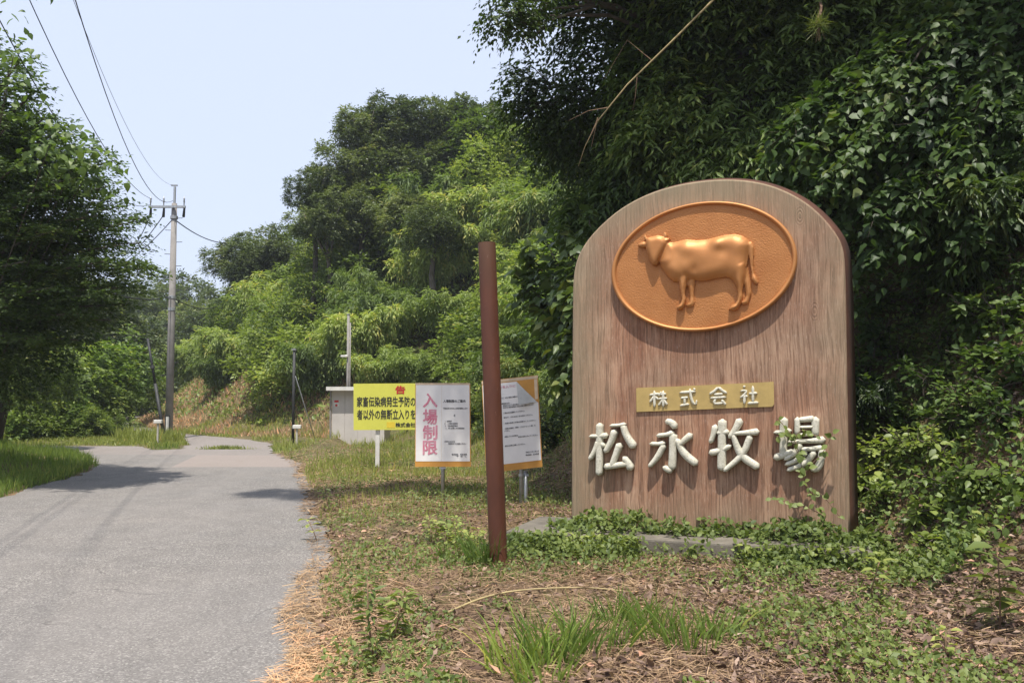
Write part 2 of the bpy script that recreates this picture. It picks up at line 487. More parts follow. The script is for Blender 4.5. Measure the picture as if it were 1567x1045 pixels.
M['orange'] = simple('orange_plywood', (.62, .30, .06), .6, 0, .15, 5, .08)
M['tape'] = simple('aged_tape', (.72, .55, .36), .6, 0, .2, 8, .05)
M['paper'] = simple('paper', (.86, .83, .79), .6, 0, .06, 3, .05)
M['ink'] = simple('black_ink', (.025, .025, .028), .7, 0, .1, 10, 0)
M['ink_grey'] = simple('faded_ink', (.13, .13, .14), .7, 0, .3, 10, 0)
M['red'] = simple('red_ink', (.55, .03, .03), .6, 0, .1, 10, 0)
M['amber'] = simple('amber_patch', (.74, .56, .05), .6, 0, .1, 10, 0)
m, nt, out = nmat('faded_red_ink'); b = NB(nt)           # sun-bleached print
v = b.coord('Object')
f = b.math('ADD', b.noise(v, 7, 4, .6), b.math('MULTIPLY', b.noise(b.coord('Object', (60, 1, 4)), 1, 3), .5))
b.bsdf(out, b.mix(b.ramp(f, [(.5, 0), (.95, 1)]), (.62, .10, .19), (.68, .38, .43)), .6)
M['pink'] = m
m, nt, out = nmat('red_brown_paint'); b = NB(nt)
v = b.coord('Object')
f = b.noise(b.coord('Object', (1, 1, .35)), 6, 5, .65); g = b.noise(b.coord('Object', (1, 1, .4)), 30, 4, .7)
sp = b.n('ShaderNodeSeparateXYZ'); b.l(v, sp.inputs[0])
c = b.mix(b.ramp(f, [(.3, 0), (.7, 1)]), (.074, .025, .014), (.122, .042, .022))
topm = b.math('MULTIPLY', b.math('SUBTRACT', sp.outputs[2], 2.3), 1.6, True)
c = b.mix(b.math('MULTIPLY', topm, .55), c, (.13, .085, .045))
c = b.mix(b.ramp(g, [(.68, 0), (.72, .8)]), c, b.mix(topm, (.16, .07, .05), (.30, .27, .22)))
b.bsdf(out, c, .55, 0, .4, b.bump(g, .15, .006))
M['pole_red'] = m

# ------------------------------------------------------------------ ground + road
def axis(parts):
    a = []
    for s, e, st in parts: a += list(np.arange(s, e, st))
    return np.unique(np.round(np.array(a), 4))
gx = axis([(-400, -80, 40), (-80, -26, 3), (-26, -9, .55), (-9, -3, .3), (-3, 6.4, .13), (6.4, 20, .55), (20, 80, 4), (80, 401, 40)])
gy = axis([(-60, -12, 6), (-12, 2.6, .6), (2.6, 12, .13), (12, 30, .3), (30, 60, .7), (60, 120, 3), (120, 600, 40)])
GX, GY = np.meshgrid(gx, gy)
GZ = terrain(GX.ravel(), GY.ravel())
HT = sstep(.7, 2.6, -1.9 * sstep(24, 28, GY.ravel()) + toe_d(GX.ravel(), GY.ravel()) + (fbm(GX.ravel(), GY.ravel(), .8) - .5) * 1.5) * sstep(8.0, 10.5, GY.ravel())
nxg, nyg = len(gx), len(gy)
I, J = np.meshgrid(np.arange(nxg - 1), np.arange(nyg - 1))
a = (J * nxg + I).ravel()
me = np_mesh('ground', np.stack([GX.ravel(), GY.ravel(), GZ], 1), np.stack([a, a + 1, a + 1 + nxg, a + nxg], 1), HT, True)
tag(link('ground', me, M['ground']), kind='structure')

def ragged(poly, step, amp, skip=lambda x, y: False):
    o = []
    n = len(poly)
    for i in range(n):
        p = np.array(poly[i]); q = np.array(poly[(i + 1) % n]); L = np.linalg.norm(q - p)
        k = max(1, int(L / step)) if max(abs(p[1]), abs(q[1])) < 40 else 1
        d = (q - p) / L; nn = np.array([d[1], -d[0]])
        for j in range(k):
            r = p + (q - p) * j / k
            w = (fbm(r[0], r[1], 1.7) - .5) * 2 * amp + (vnoise(r[0], r[1], 7) - .5) * amp * .6
            o.append(r + nn * float(w))
    return o
rp = ragged(ROAD, .14, .24)
bm = bmesh.new()
top = [bm.verts.new((p[0], p[1], 0)) for p in rp]
bot = [bm.verts.new((p[0], p[1], -.06)) for p in rp]
es = [bm.edges.new((top[i], top[(i + 1) % len(top)])) for i in range(len(top))]
bmesh.ops.triangle_fill(bm, edges=es, use_beauty=True)
for i in range(len(top)):
    j = (i + 1) % len(top); bm.faces.new((top[i], top[j], bot[j], bot[i]))
bmesh.ops.recalc_face_normals(bm, faces=bm.faces)
me = bpy.data.meshes.new('road'); bm.to_mesh(me); bm.free()
tag(link('road', me, M['asphalt']), kind='structure')

# ------------------------------------------------------------------ foliage engine
UP = np.array([0, 0, 1.0])
def nrm(a): return a / np.maximum(np.linalg.norm(a, axis=-1, keepdims=True), 1e-9)
TPL = {
    'oval': (np.array([[0, 0, 0], [.45, .24, .05], [1, 0, -.10], [.45, -.24, .05]], float), np.array([[0, 2, 1], [0, 3, 2]])),
    'lance': (np.array([[0, 0, 0], [.4, .085, .02], [1, 0, -.22], [.4, -.085, .02]], float), np.array([[0, 2, 1], [0, 3, 2]])),
    'heart': (np.array([[0, 0, 0], [.06, .30, .05], [.42, .40, .07], [.78, .19, -.01], [1.05, 0, -.16], [.78, -.19, -.01],
                        [.42, -.40, .07], [.06, -.30, .05], [.45, 0, 0]], float),
              np.array([[0, 8, 1], [1, 8, 2], [2, 8, 3], [3, 8, 4], [4, 8, 5], [5, 8, 6], [6, 8, 7], [7, 8, 0]])),
    'ovate': (np.array([[0, 0, 0], [.25, .21, .05], [.6, .22, .04], [1, 0, -.16], [.6, -.22, .04], [.25, -.21, .05], [.45, 0, -.02]], float),
              np.array([[0, 6, 1], [1, 6, 2], [2, 6, 3], [3, 6, 4], [4, 6, 5], [5, 6, 0]])),
    'blade': (np.array([[0, .5, 0], [0, -.5, 0], [.5, .42, 0], [.5, -.42, 0], [1, 0, 0]], float), np.array([[0, 1, 3], [0, 3, 2], [2, 3, 4]])),
}
def leaves(name, P, D, N, S, kind, g, tint=None, width=1.0):
    tv, tf = TPL[kind]
    n = len(P)
    X = nrm(D); Z = nrm(N - (N * X).sum(-1, keepdims=True) * X); Y = np.cross(Z, X)
    S = np.broadcast_to(np.asarray(S, float), (n,))[:, None, None]
    W = np.broadcast_to(np.asarray(width, float), (n,))[:, None, None]
    curl = (.4 + 1.3 * g.random(n))[:, None, None]
    V = P[:, None, :] + S * (tv[None, :, 0:1] * X[:, None, :] + W * tv[None, :, 1:2] * Y[:, None, :] + curl * tv[None, :, 2:3] * Z[:, None, :])
    k = len(tv)
    T = (tf[None] + (np.arange(n) * k)[:, None, None]).reshape(-1, 3)
    if tint is None: tint = g.random(n)
    return np_mesh(name, V.reshape(-1, 3), T, np.repeat(tint, k))
def sprays(g, O, D, L, n, size, spread=55, droop=.3, flat=1.0, hang=0.0):
    """n leaves along each twig, alternating sides; returns P, D, N, S arrays"""
    D = nrm(D); m = len(O)
    lat = np.cross(D, UP); lat = nrm(lat + 1e-4)
    Ps, Ds, Ns, Ss = [], [], [], []
    for k in range(n):
        t = (k + .6) / n
        p = O + D * (L * t)[:, None] - UP * (droop * t * t * L)[:, None] + g.normal(0, 1, (m, 3)) * (L * .05)[:, None]
        sd = (1 if k % 2 else -1) if k < n - 1 else 0
        an = np.radians(spread + g.normal(0, 14, m)) * sd
        d = D * np.cos(an)[:, None] + lat * np.sin(an)[:, None] - UP * (droop * .6 * t + hang + g.normal(0, .15, m))[:, None]
        nn = UP * flat + nrm(D) * .35 + g.normal(0, .38, (m, 3))
        Ps.append(p); Ds.append(d); Ns.append(nn); Ss.append(size * g.uniform(.6, 1.2, m) * (1 - .25 * t))
    return np.concatenate(Ps), np.concatenate(Ds), np.concatenate(Ns), np.concatenate(Ss)
def sphere_dirs(g, n, up=0.0):
    d = nrm(g.normal(0, 1, (n, 3))); d[:, 2] += up; return nrm(d)
def lobes_on(g, n, ax, jit=.18, zmin=-.6):
    i = np.arange(n) + .5
    z = 1 - (1 - zmin) * i / n; th = i * 2.399963
    r = np.sqrt(np.maximum(0, 1 - z * z))
    p = np.stack([r * np.cos(th), r * np.sin(th), z], 1) * g.uniform(.55, 1.05, (n, 1)) + g.normal(0, jit, (n, 3)) * .75
    return p * np.array(ax)
def lobe_sprays(g, C, Rr, per, L, n, size, spread=55, droop=.3, flat=1.0, up=.25, outc=None, hang=0.0):
    C = np.repeat(C, per, 0); Rr = np.repeat(Rr, per)
    m = len(C)
    d = sphere_dirs(g, m, up)
    if outc is not None: d = nrm(d + .55 * nrm(C - outc))
    O = C + d * (Rr * g.uniform(.35, .95, m) ** 1)[:, None]
    D = d * np.array([1, 1, .55]) + g.normal(0, .25, (m, 3))
    return sprays(g, O, D, L * g.uniform(.6, 1.25, m), n, size, spread, droop, flat, hang)
def cat(*a): return [np.concatenate(x) for x in zip(*a)]

def crown_mesh(name, seed, kind='oval', nl=34, per=36, L=.24, n=7, size=.055, ax=(1, 1, .8), lr=(.22, .42), droop=.35, spread=55, flat=1.0, inner=8, zmin=-.55, hang=0.0, up=.25, width=1.0):
    g = np.random.default_rng(seed)
    C = lobes_on(g, nl, ax, zmin=zmin)
    Rr = g.uniform(lr[0], lr[1], nl)
    A = lobe_sprays(g, C, Rr, per, L, n, size, spread, droop, flat, up, np.zeros(3), hang)
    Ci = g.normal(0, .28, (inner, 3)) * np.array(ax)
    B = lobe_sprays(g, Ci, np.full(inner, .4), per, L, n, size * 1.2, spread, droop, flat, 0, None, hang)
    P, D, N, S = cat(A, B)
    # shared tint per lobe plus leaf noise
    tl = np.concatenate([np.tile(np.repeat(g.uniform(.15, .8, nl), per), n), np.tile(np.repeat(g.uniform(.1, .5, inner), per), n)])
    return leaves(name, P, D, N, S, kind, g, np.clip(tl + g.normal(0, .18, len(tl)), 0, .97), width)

def bamboo_mesh(name, seed, culms=26, lean=.5):
    """arching thin culms, each with feathery sprays of narrow leaves"""
    g = np.random.default_rng(seed)
    A = []; tl = []
    for c in range(culms):
        an = g.uniform(0, 2 * math.pi); r0 = .35 * math.sqrt(g.random())
        b0 = np.array([r0 * math.cos(an), r0 * math.sin(an), -.35])
        out = np.array([math.cos(an), math.sin(an), 0]) * g.uniform(.3, 1.0)
        h = g.uniform(.9, 1.5)
        t = np.linspace(.25, 1, 13)[:, None]
        path = b0 + np.array([0, 0, 1]) * (h * (1.25 * t - .45 * t ** 3)) + out * (.15 * t + .75 * t ** 2.4)
        O = np.repeat(path, 6, 0); m = len(O)
        d = nrm(sphere_dirs(g, m, .1) + out * .6)
        s = sprays(g, O, d, g.uniform(.12, .30, m), 5, .13, 32, .75, .8, .25)
        A.append(s); tl.append(np.clip(g.uniform(.2, .8) + g.normal(0, .2, len(s[0])), 0, .97))
    P, D, N, S = cat(*A)
    return leaves(name, P, D, N, S, 'lance', g, np.concatenate(tl), 1.7)

CROWN = {
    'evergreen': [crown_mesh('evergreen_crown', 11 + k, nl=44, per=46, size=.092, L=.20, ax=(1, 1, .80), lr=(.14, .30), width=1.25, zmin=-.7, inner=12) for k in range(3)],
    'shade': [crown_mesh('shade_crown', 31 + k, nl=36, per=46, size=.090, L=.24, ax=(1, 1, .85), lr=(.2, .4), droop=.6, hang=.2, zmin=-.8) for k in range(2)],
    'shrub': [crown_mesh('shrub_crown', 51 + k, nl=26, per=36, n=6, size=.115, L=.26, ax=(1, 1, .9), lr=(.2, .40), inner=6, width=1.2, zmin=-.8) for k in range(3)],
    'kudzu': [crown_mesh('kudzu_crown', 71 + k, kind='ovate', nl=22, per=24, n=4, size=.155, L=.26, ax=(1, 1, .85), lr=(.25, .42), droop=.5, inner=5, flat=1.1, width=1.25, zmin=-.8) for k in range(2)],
    'bamboo': [bamboo_mesh('bamboo_crown', 91 + k, culms=34) for k in range(3)],
}
MATOF = {'evergreen': 'leaf_evergreen', 'shade': 'leaf_shade', 'shrub': 'leaf_shrub', 'kudzu': 'leaf_kudzu', 'bamboo': 'leaf_bamboo'}
_cache = {}
def crown_data(sp, k, mat):
    k = k % len(CROWN[sp]); key = (sp, k, mat)
    if key not in _cache:
        me = CROWN[sp][k % len(CROWN[sp])].copy(); me.materials.append(M[mat]); _cache[key] = me
    return _cache[key]

def plant(name, base, centre, scale, sp, label, cat_, group=None, mat=None, k=0, trunk_r=.05, limbs=5, crown='crown', trunk='trunk', seed=0):
    """thing with a crown of leaves carried by a tapered trunk with limbs"""
    g = random.Random(seed * 131 + 17)
    base = Vector([float(c) for c in base]); centre = Vector([float(c) for c in centre])
    root = empty(name, base)
    tag(root, label, cat_, group)
    c = link(crown, crown_data(sp, k, mat or MATOF[sp]), None, root)
    rel = centre - base
    c.location = rel; c.scale = scale if hasattr(scale, '__len__') else (scale,) * 3
    c.rotation_euler = (g.uniform(-.12, .12), g.uniform(-.12, .12), g.uniform(0, 6.28))
    sc_ = c.scale
    mb = MB()
    mid = rel * .5 + Vector((g.uniform(-.08, .08), g.uniform(-.08, .08), 0)) * rel.length
    mb.tube([Vector((0, 0, -.25)), mid * .5 + Vector((0, 0, 0)), mid, rel], [trunk_r * 1.25, trunk_r, trunk_r * .85, trunk_r * .5], 7)
    for i in range(limbs):
        a = g.uniform(0, 6.28); e = Vector((math.cos(a) * .72 * sc_[0], math.sin(a) * .72 * sc_[1], g.uniform(-.1, .6) * sc_[2]))
        s = mid.lerp(rel, g.uniform(.2, .9))
        t = rel + e
        mb.tube([s, s.lerp(t, .5) + Vector((0, 0, .08)), t], [trunk_r * .5, trunk_r * .33, trunk_r * .12], 5)
    mb.build(trunk, M['bark'], root, True)
    return root

def px_plant(px, py, Y, r, sp, label, cat_, name, group=None, mat=None, k=0, trunk_r=.08, seed=0, flat=1.0, dxy=(0, 0), limbs=5):
    c = at_y(px, py, Y)
    bx, by = c[0] + dxy[0], c[1] + dxy[1]
    bz = min(tz(bx, by), c[2] - .2)
    return plant(name, (bx, by, bz), c, (r, r, r * flat), sp, label, cat_, group, mat, k, trunk_r, limbs, seed=seed)

# ------------------------------------------------------------------ the ranch sign
SYAW = R(20)
SC = at_y(1090, 800, 7.95)
T_ = np.array([math.cos(SYAW), -math.sin(SYAW), 0]); NV = np.array([-math.sin(SYAW), -math.cos(SYAW), 0])
def on_plane(px, py, off=0.0, C=None, t=None, nv=None):
    C = SC if C is None else C; t = T_ if t is None else t; nv = NV if nv is None else nv
    d = ray(px, py); o = np.array([0, 0, EYE])
    k = ((C + nv * off - o) @ nv) / (d @ nv)
    p = o + d * k - np.array([C[0], C[1], 0])
    return np.array([p @ t, p[2]])
Z1 = lambda x, y: (860 + x / 3.4065, 260 + y / 3.4065)
Z2 = lambda x, y: (860 + x / 3.2652, 560 + y / 3.2652)
SZ0 = 0.24
sign = empty('ranch_sign', (SC[0], SC[1], 0), -SYAW)
tag(sign, 'tall wooden arch-topped ranch sign with copper cow plaque and raised white letters', 'sign')

# panel outline (local x, z)
pts = [Z1(*p) for p in [(53, 1022), (54, 780), (55, 620), (60, 540), (72, 480), (96, 420), (142, 350), (220, 268), (320, 188), (450, 121),
                        (600, 76), (740, 54), (860, 47), (980, 55), (1080, 76), (1180, 114), (1280, 172), (1362, 245), (1425, 322), (1462, 392), (1476, 470), (1482, 720), (1486, 1022)]]
pts = [Z2(47, 770), Z2(48, 400)] + pts + [Z2(1430, 300), Z2(1440, 770)]
loc = [on_plane(*p) for p in pts]
def smooth_closed(P, it=1):
    for _ in range(it):
        Q = []
        for i in range(len(P) - 1):
            Q += [P[i] * .75 + P[i + 1] * .25, P[i] * .25 + P[i + 1] * .75]
        P = [P[0]] + Q + [P[-1]]
    return P
loc = smooth_closed([np.array(p) for p in loc], 2)
loc[0][1] = SZ0; loc[-1][1] = SZ0
xs = np.array([p[0] for p in loc]); PCX = (xs.min() + xs.max()) / 2
TH = .27
bm = bmesh.new()
def ring(dx, y, shrink):
    r = []
    for p in loc:
        cx_, cz_ = PCX, 1.9
        v = np.array([p[0] - cx_, max(p[1] - cz_, 0) if p[1] > cz_ else 0]); L = np.linalg.norm(v) + 1e-9
        q = (p[0] + v[0] / L * shrink, p[1] + v[1] / L * shrink)
        r.append(bm.verts.new((q[0], y, q[1])))
    return r
rings = [ring(0, 0, -.018), ring(0, .006, -.006), ring(0, .02, 0), ring(0, TH, .075)]
nb = len(loc)
front = bm.faces.new(rings[0]); front.material_index = 0
for ri in range(3):
    for i in range(nb - 1):
        f = bm.faces.new((rings[ri][i], rings[ri + 1][i], rings[ri + 1][i + 1], rings[ri][i + 1]))
        f.material_index = 1 if ri == 2 else 0
        f.smooth = True
bk = bm.faces.new(rings[3][::-1]); bk.material_index = 1
bf = bm.faces.new([r[0] for r in rings][::-1] + [r[-1] for r in rings]); bf.material_index = 1
bmesh.ops.recalc_face_normals(bm, faces=bm.faces)
me = bpy.data.meshes.new('panel'); bm.to_mesh(me); bm.free()
me.materials.append(M['wood']); me.materials.append(M['wood_edge'])
link('panel', me, None, sign)

# concrete plinth under the panel
x0 = on_plane(778, 830, .5)[0]
mb = MB(); mb.box(((x0 + 1.34) / 2, -.06, SZ0 / 2 - .18), (1.34 - x0, 1.05, SZ0 + .36 - .001))
mb.build('plinth', M['concrete'], sign, bevel=.018)

# oval plaque
def plaque_pt(t, k=1.0):
    c = np.array([742., 503.]); u = np.array([485., -50.]); w = np.array([-10., -336.])
    return on_plane(*Z1(*(c + (u * math.cos(t) + w * math.sin(t)) * k)), off=.05)
n = 96
outer = [plaque_pt(2 * math.pi * i / n) for i in range(n)]
pc = np.mean(outer, 0)
V = []; Fc = []
prof = [(1.0, .0), (1.0, .045), (.993, .062), (.978, .072), (.960, .068), (.948, .052), (.944, .040)]
for s, h in prof:
    for p in outer:
        q = pc + (p - pc) * s; V.append((q[0], -h, q[1]))
for r_ in range(len(prof) - 1):
    for i in range(n):
        a = r_ * n + i; c2 = r_ * n + (i + 1) % n; Fc.append((a, c2, c2 + n, a + n))
me = bpy.data.meshes.new('rim'); me.from_pydata(V, [], Fc)
me.polygons.foreach_set('use_smooth', [True] * len(Fc))
bm = bmesh.new(); bm.from_mesh(me); bmesh.ops.recalc_face_normals(bm, faces=bm.faces); bm.to_mesh(me); bm.free()
plaque = None
V = [(pc[0], -.041, pc[1])]; Fc = []
for s in (.3, .6, .95):
    for p in outer:
        q = pc + (p - pc) * s; V.append((q[0], -.041, q[1]))
for i in range(n): Fc.append((0, 1 + i, 1 + (i + 1) % n))
for r_ in range(2):
    for i in range(n):
        a = 1 + r_ * n + i; c2 = 1 + r_ * n + (i + 1) % n; Fc.append((a, a + n, c2 + n, c2))
me2 = bpy.data.meshes.new('plaque'); me2.from_pydata(V, [], Fc)
bm = bmesh.new(); bm.from_mesh(me2); bmesh.ops.recalc_face_normals(bm, faces=bm.faces); bm.to_mesh(me2); bm.free()
plaque = link('plaque', me2, M['copper_bg'], sign)
link('rim', me, M['copper'], plaque)

# cow in relief: height grown inward from traced outlines
def P1(l): return [on_plane(*Z1(*p), off=.08) for p in l]
body = P1([(545, 372), (575, 377), (612, 370), (650, 361), (700, 366), (750, 362), (800, 350), (850, 338), (900, 333), (940, 342), (968, 362), (984, 388),
           (976, 425), (968, 470), (962, 515), (957, 550), (948, 590), (940, 630), (941, 662), (934, 690), (922, 710), (914, 727), (890, 735),
           (868, 726), (882, 708), (905, 694), (915, 678), (917, 650), (911, 612), (898, 586), (880, 566), (858, 557), (825, 560), (790, 568), (750, 577),
           (710, 578), (685, 572), (655, 574), (650, 595), (643, 625), (641, 650), (645, 672), (640, 700), (630, 722), (606, 729), (597, 716), (620, 694), (626, 672),
           (620, 642), (613, 605), (608, 584), (582, 582), (560, 566), (536, 536), (516, 508), (505, 480), (520, 430), (535, 395)])
head = P1([(440, 355), (470, 349), (500, 342), (525, 346), (545, 362), (550, 385), (538, 415), (522, 445), (509, 470), (497, 494), (484, 499), (470, 492), (457, 470), (447, 440), (440, 412), (437, 380)])
parts = [(body, .012, .072, .120, 0), (head, .035, .055, .06, 0),
         (P1([(604, 540), (660, 545), (652, 590), (643, 625), (641, 650), (645, 672), (640, 700), (630, 722), (606, 729), (597, 716), (620, 694), (626, 672), (620, 642), (613, 605)]), .022, .050, .030, 0),
         (P1([(880, 470), (960, 480), (957, 550), (948, 590), (940, 630), (941, 662), (934, 690), (922, 710), (914, 727), (890, 735), (868, 726), (882, 708), (905, 694), (915, 678), (917, 650), (911, 612), (898, 580)]), .022, .062, .060, 0),
         (P1([(394, 388), (420, 374), (446, 376), (446, 400), (420, 406), (402, 399)]), .03, .03, .03, 0),
         (P1([(427, 342), (436, 339), (448, 362), (432, 368)]), .04, .022, .02, 0),
         (P1([(530, 328), (540, 325), (548, 342), (545, 362), (528, 354)]), .04, .025, .02, 0),
         (P1([(536, 358), (564, 357), (552, 384), (534, 380)]), .04, .03, .025, 0),
         (P1([(655, 560), (694, 560), (691, 600), (685, 640), (684, 665), (688, 690), (680, 712), (650, 714), (645, 702), (661, 688), (666, 660), (660, 630), (650, 600)]), .002, .035, .035, 0),
         (P1([(955, 500), (968, 510), (974, 545), (981, 580), (986, 640), (976, 670), (969, 698), (940, 704), (930, 690), (948, 675), (958, 655), (954, 620), (945, 580)]), .002, .035, .035, 0),
         (P1([(966, 372), (990, 374), (1000, 400), (998, 450), (996, 500), (1001, 540), (1015, 560), (1023, 585), (1015, 598), (1000, 591), (987, 570), (988, 545), (981, 500), (974, 450), (970, 410)]), .012, .035, .03, 0)]
allp = np.concatenate([np.array(p[0]) for p in parts])
st = .0048
X0, Z0 = allp.min(0) - .02; X1, Z1_ = allp.max(0) + .02
nx_, nz_ = int((X1 - X0) / st), int((Z1_ - Z0) / st)
U, W = np.meshgrid(np.linspace(X0, X1, nx_), np.linspace(Z0, Z1_, nz_))
H = np.zeros(U.shape) - 1
for poly, base, Hh, Rr, _ in parts:
    ins = inside(U, W, poly); d, _s = seg_dist(U, W, poly, True)
    q = np.clip(d / Rr, 0, 1)
    h = np.where(ins, base + Hh * np.sqrt(1 - (1 - q) ** 2), -1)
    H = np.maximum(H, h)
mask = H > 0
def bumpat(p, r, amp):
    c = on_plane(*Z1(*p), off=.08); return amp * np.exp(-((U - c[0]) ** 2 + (W - c[1]) ** 2) / (2 * r * r))
H2 = np.where(mask, H, 0)
for p, r, a_ in [((650, 420), .05, .016), ((640, 500), .05, .012), ((600, 430), .035, -.010), ((810, 385), .035, .016), ((845, 425), .045, -.014), ((920, 400), .06, .014),
                 ((720, 450), .06, .010), ((925, 500), .05, .010), ((860, 520), .05, -.008), ((690, 520), .03, -.010), ((545, 470), .03, .008), ((575, 520), .04, .010), ((760, 400), .05, -.006)]:
    H2 = H2 + np.where(mask, bumpat(p, r, a_) * np.clip(H2 / .05, 0, 1), 0)
for _ in range(4):
    K = np.pad(H2, 1, mode='edge'); Mk = np.pad(mask.astype(float), 1)
    num = sum(K[1 + a_:K.shape[0] - 1 + a_, 1 + b_:K.shape[1] - 1 + b_] * Mk[1 + a_:K.shape[0] - 1 + a_, 1 + b_:K.shape[1] - 1 + b_] for a_ in (-1, 0, 1) for b_ in (-1, 0, 1))
    den = sum(Mk[1 + a_:K.shape[0] - 1 + a_, 1 + b_:K.shape[1] - 1 + b_] for a_ in (-1, 0, 1) for b_ in (-1, 0, 1))
    H2 = np.where(mask, num / np.maximum(den, 1), 0)
# quads wherever any corner is inside; outside corners sit on the plaque
q = mask[:-1, :-1] | mask[1:, :-1] | mask[:-1, 1:] | mask[1:, 1:]
jj, ii = np.nonzero(q)
vid = np.full(U.shape, -1); vs = []
used = np.zeros(U.shape, bool)
for a_, b_ in ((0, 0), (0, 1), (1, 0), (1, 1)): used[jj + a_, ii + b_] = True
vid[used] = np.arange(used.sum())
V = np.stack([U[used], -(.040 + np.where(mask, H2, 0)[used]), W[used]], 1)
T4 = np.stack([vid[jj, ii], vid[jj, ii + 1], vid[jj + 1, ii + 1], vid[jj + 1, ii]], 1)
link('cow_relief', np_mesh('cow_relief', V, T4, None, True), M['copper'], plaque)

# text helper: outlines of the built-in typeface, fitted to a box, facing local -y
def text_me(name, s, box, y, depth=.0006, fat=0.0, bev=0.0, shear=0.0):
    cu = bpy.data.curves.new('tmp', 'FONT'); cu.body = s; cu.size = 1.0
    cu.extrude = .01; cu.offset = min(fat, .006); cu.resolution_u = 2
    ob = bpy.data.objects.new('tmp', cu); col.objects.link(ob)
    bpy.context.view_layer.update()
    me = bpy.data.meshes.new_from_object(ob.evaluated_get(bpy.context.evaluated_depsgraph_get()))
    bpy.data.objects.remove(ob); bpy.data.curves.remove(cu)
    me.name = name
    n_ = len(me.vertices); co = np.zeros(n_ * 3, np.float32); me.vertices.foreach_get('co', co); co = co.reshape(-1, 3)
    mn = co.min(0); mx = co.max(0)
    u = (co[:, 0] - mn[0]) / (mx[0] - mn[0] + 1e-9); w = (co[:, 1] - mn[1]) / (mx[1] - mn[1] + 1e-9)
    X = box[0] + u * (box[1] - box[0]); Zz = box[2] + w * (box[3] - box[2]) + shear * (X - box[0])
    Yy = y - depth * (co[:, 2] - mn[2]) / (mx[2] - mn[2] + 1e-9)
    me.vertices.foreach_set('co', np.stack([X, Yy, Zz], 1).astype(np.float32).ravel())
    me.materials.clear(); me.update()
    if fat > .01:                                   # bold weight: the outline overprinted with small shifts
        em = (box[1] - box[0]) / max(1, len(s)); f_ = (fat - .006) * em * 1.15
        bm = bmesh.new()
        for q, (dx, dz) in enumerate(((0, 0), (f_, 0), (-f_, 0), (0, f_ * .7), (0, -f_ * .7), (f_ * .7, f_ * .5), (-f_ * .7, -f_ * .5))):
            m2 = me.copy(); m2.transform(Matrix.Translation((dx, -.00035 * q, dz))); bm.from_mesh(m2); bpy.data.meshes.remove(m2)
        bm.to_mesh(me); bm.free(); me.update()
    return me

# gold name plate with the four small characters
pl = [on_plane(*Z2(*p), off=.02) for p in [(370, 112), (380, 109), (560, 102), (760, 93), (950, 84), (1057, 78), (1060, 190), (1050, 203), (950, 206), (760, 214), (560, 222), (372, 229)]]
mb = MB()
k = len(pl)
for yy in (-.004, -.016):
    for i, p in enumerate(pl): mb.v.append((p[0], yy, p[1]))
mb.f.append(tuple(range(k))); mb.f.append(tuple(range(k, 2 * k))[::-1])
for i in range(k): mb.f.append((i, (i + 1) % k, k + (i + 1) % k, k + i))
plate = mb.build('name_plate', M['gold'], sign)
def stroke_mesh(strokes, name, conv, off, dep, yback, wscale):
    """each stroke a rounded bar swept along its path; strokes = [(points, widths)]"""
    V = []; Fq = []
    for pts_, ws in strokes:
        P = [np.array(on_plane(*conv(*p), off=off)) for p in pts_]
        if not hasattr(ws, '__len__'): ws = [ws] * len(P)
        # resample along a smooth curve
        d = [0.0]
        for i in range(1, len(P)): d.append(d[-1] + np.linalg.norm(P[i] - P[i - 1]))
        nn = max(8, int(d[-1] / .018))
        tt = np.linspace(0, d[-1], nn)
        if len(P) > 2:
            Q = smooth_closed(P, 2); dq = [0.0]
            for i in range(1, len(Q)): dq.append(dq[-1] + np.linalg.norm(Q[i] - Q[i - 1]))
            tq = tt / d[-1] * dq[-1]
            path = np.stack([np.interp(tq, dq, [q_[0] for q_ in Q]), np.interp(tq, dq, [q_[1] for q_ in Q])], 1)
        else:
            path = np.stack([np.interp(tt, d, [q_[0] for q_ in P]), np.interp(tt, d, [q_[1] for q_ in P])], 1)
        wd = np.interp(tt, d, ws) * wscale / 2
        tg = np.gradient(path, axis=0); tg /= np.linalg.norm(tg, axis=1, keepdims=True) + 1e-9
        # rounded ends
        L = d[-1]
        e0 = np.clip(tt / (wd[0] * .9 + 1e-6), 0, 1); e1 = np.clip((L - tt) / (wd[-1] * .9 + 1e-6), 0, 1)
        rnd = np.sqrt(1 - (1 - np.minimum(e0, e1)) ** 2) * .9 + .1
        wd = wd * rnd
        nv = np.stack([-tg[:, 1], tg[:, 0]], 1)
        K = 9; b0 = len(V)
        for i in range(nn):
            for kk in range(K):
                a_ = math.pi * kk / (K - 1)
                lat = math.cos(a_); up_ = math.sin(a_) ** .5
                q_ = path[i] + nv[i] * wd[i] * lat
                V.append((q_[0], -(yback + dep * up_ * (.55 + .45 * rnd[i])), q_[1]))
            for lat in (-1, 1):
                q_ = path[i] + nv[i] * wd[i] * lat
                V.append((q_[0], -.002, q_[1]))
        K2 = K + 2
        for i in range(nn - 1):
            order = list(range(K)) + [K, K + 1]     # arch, then back corners
            for kk in range(K2):
                a_ = b0 + i * K2 + kk; c_ = b0 + i * K2 + (kk + 1) % K2
                Fq.append((a_, c_, c_ + K2, a_ + K2))
        Fq.append(tuple(b0 + x for x in range(K2))); Fq.append(tuple(b0 + (nn - 1) * K2 + x for x in range(K2))[::-1])
    me = bpy.data.meshes.new(name); me.from_pydata(V, [], Fq)
    bm = bmesh.new(); bm.from_mesh(me); bmesh.ops.recalc_face_normals(bm, faces=bm.faces); bm.to_mesh(me); bm.free()
    me.polygons.foreach_set('use_smooth', [True] * len(me.polygons))
    return me
S2M = 7.9 / F / 3.2652          # zoom pixel -> metres on the panel
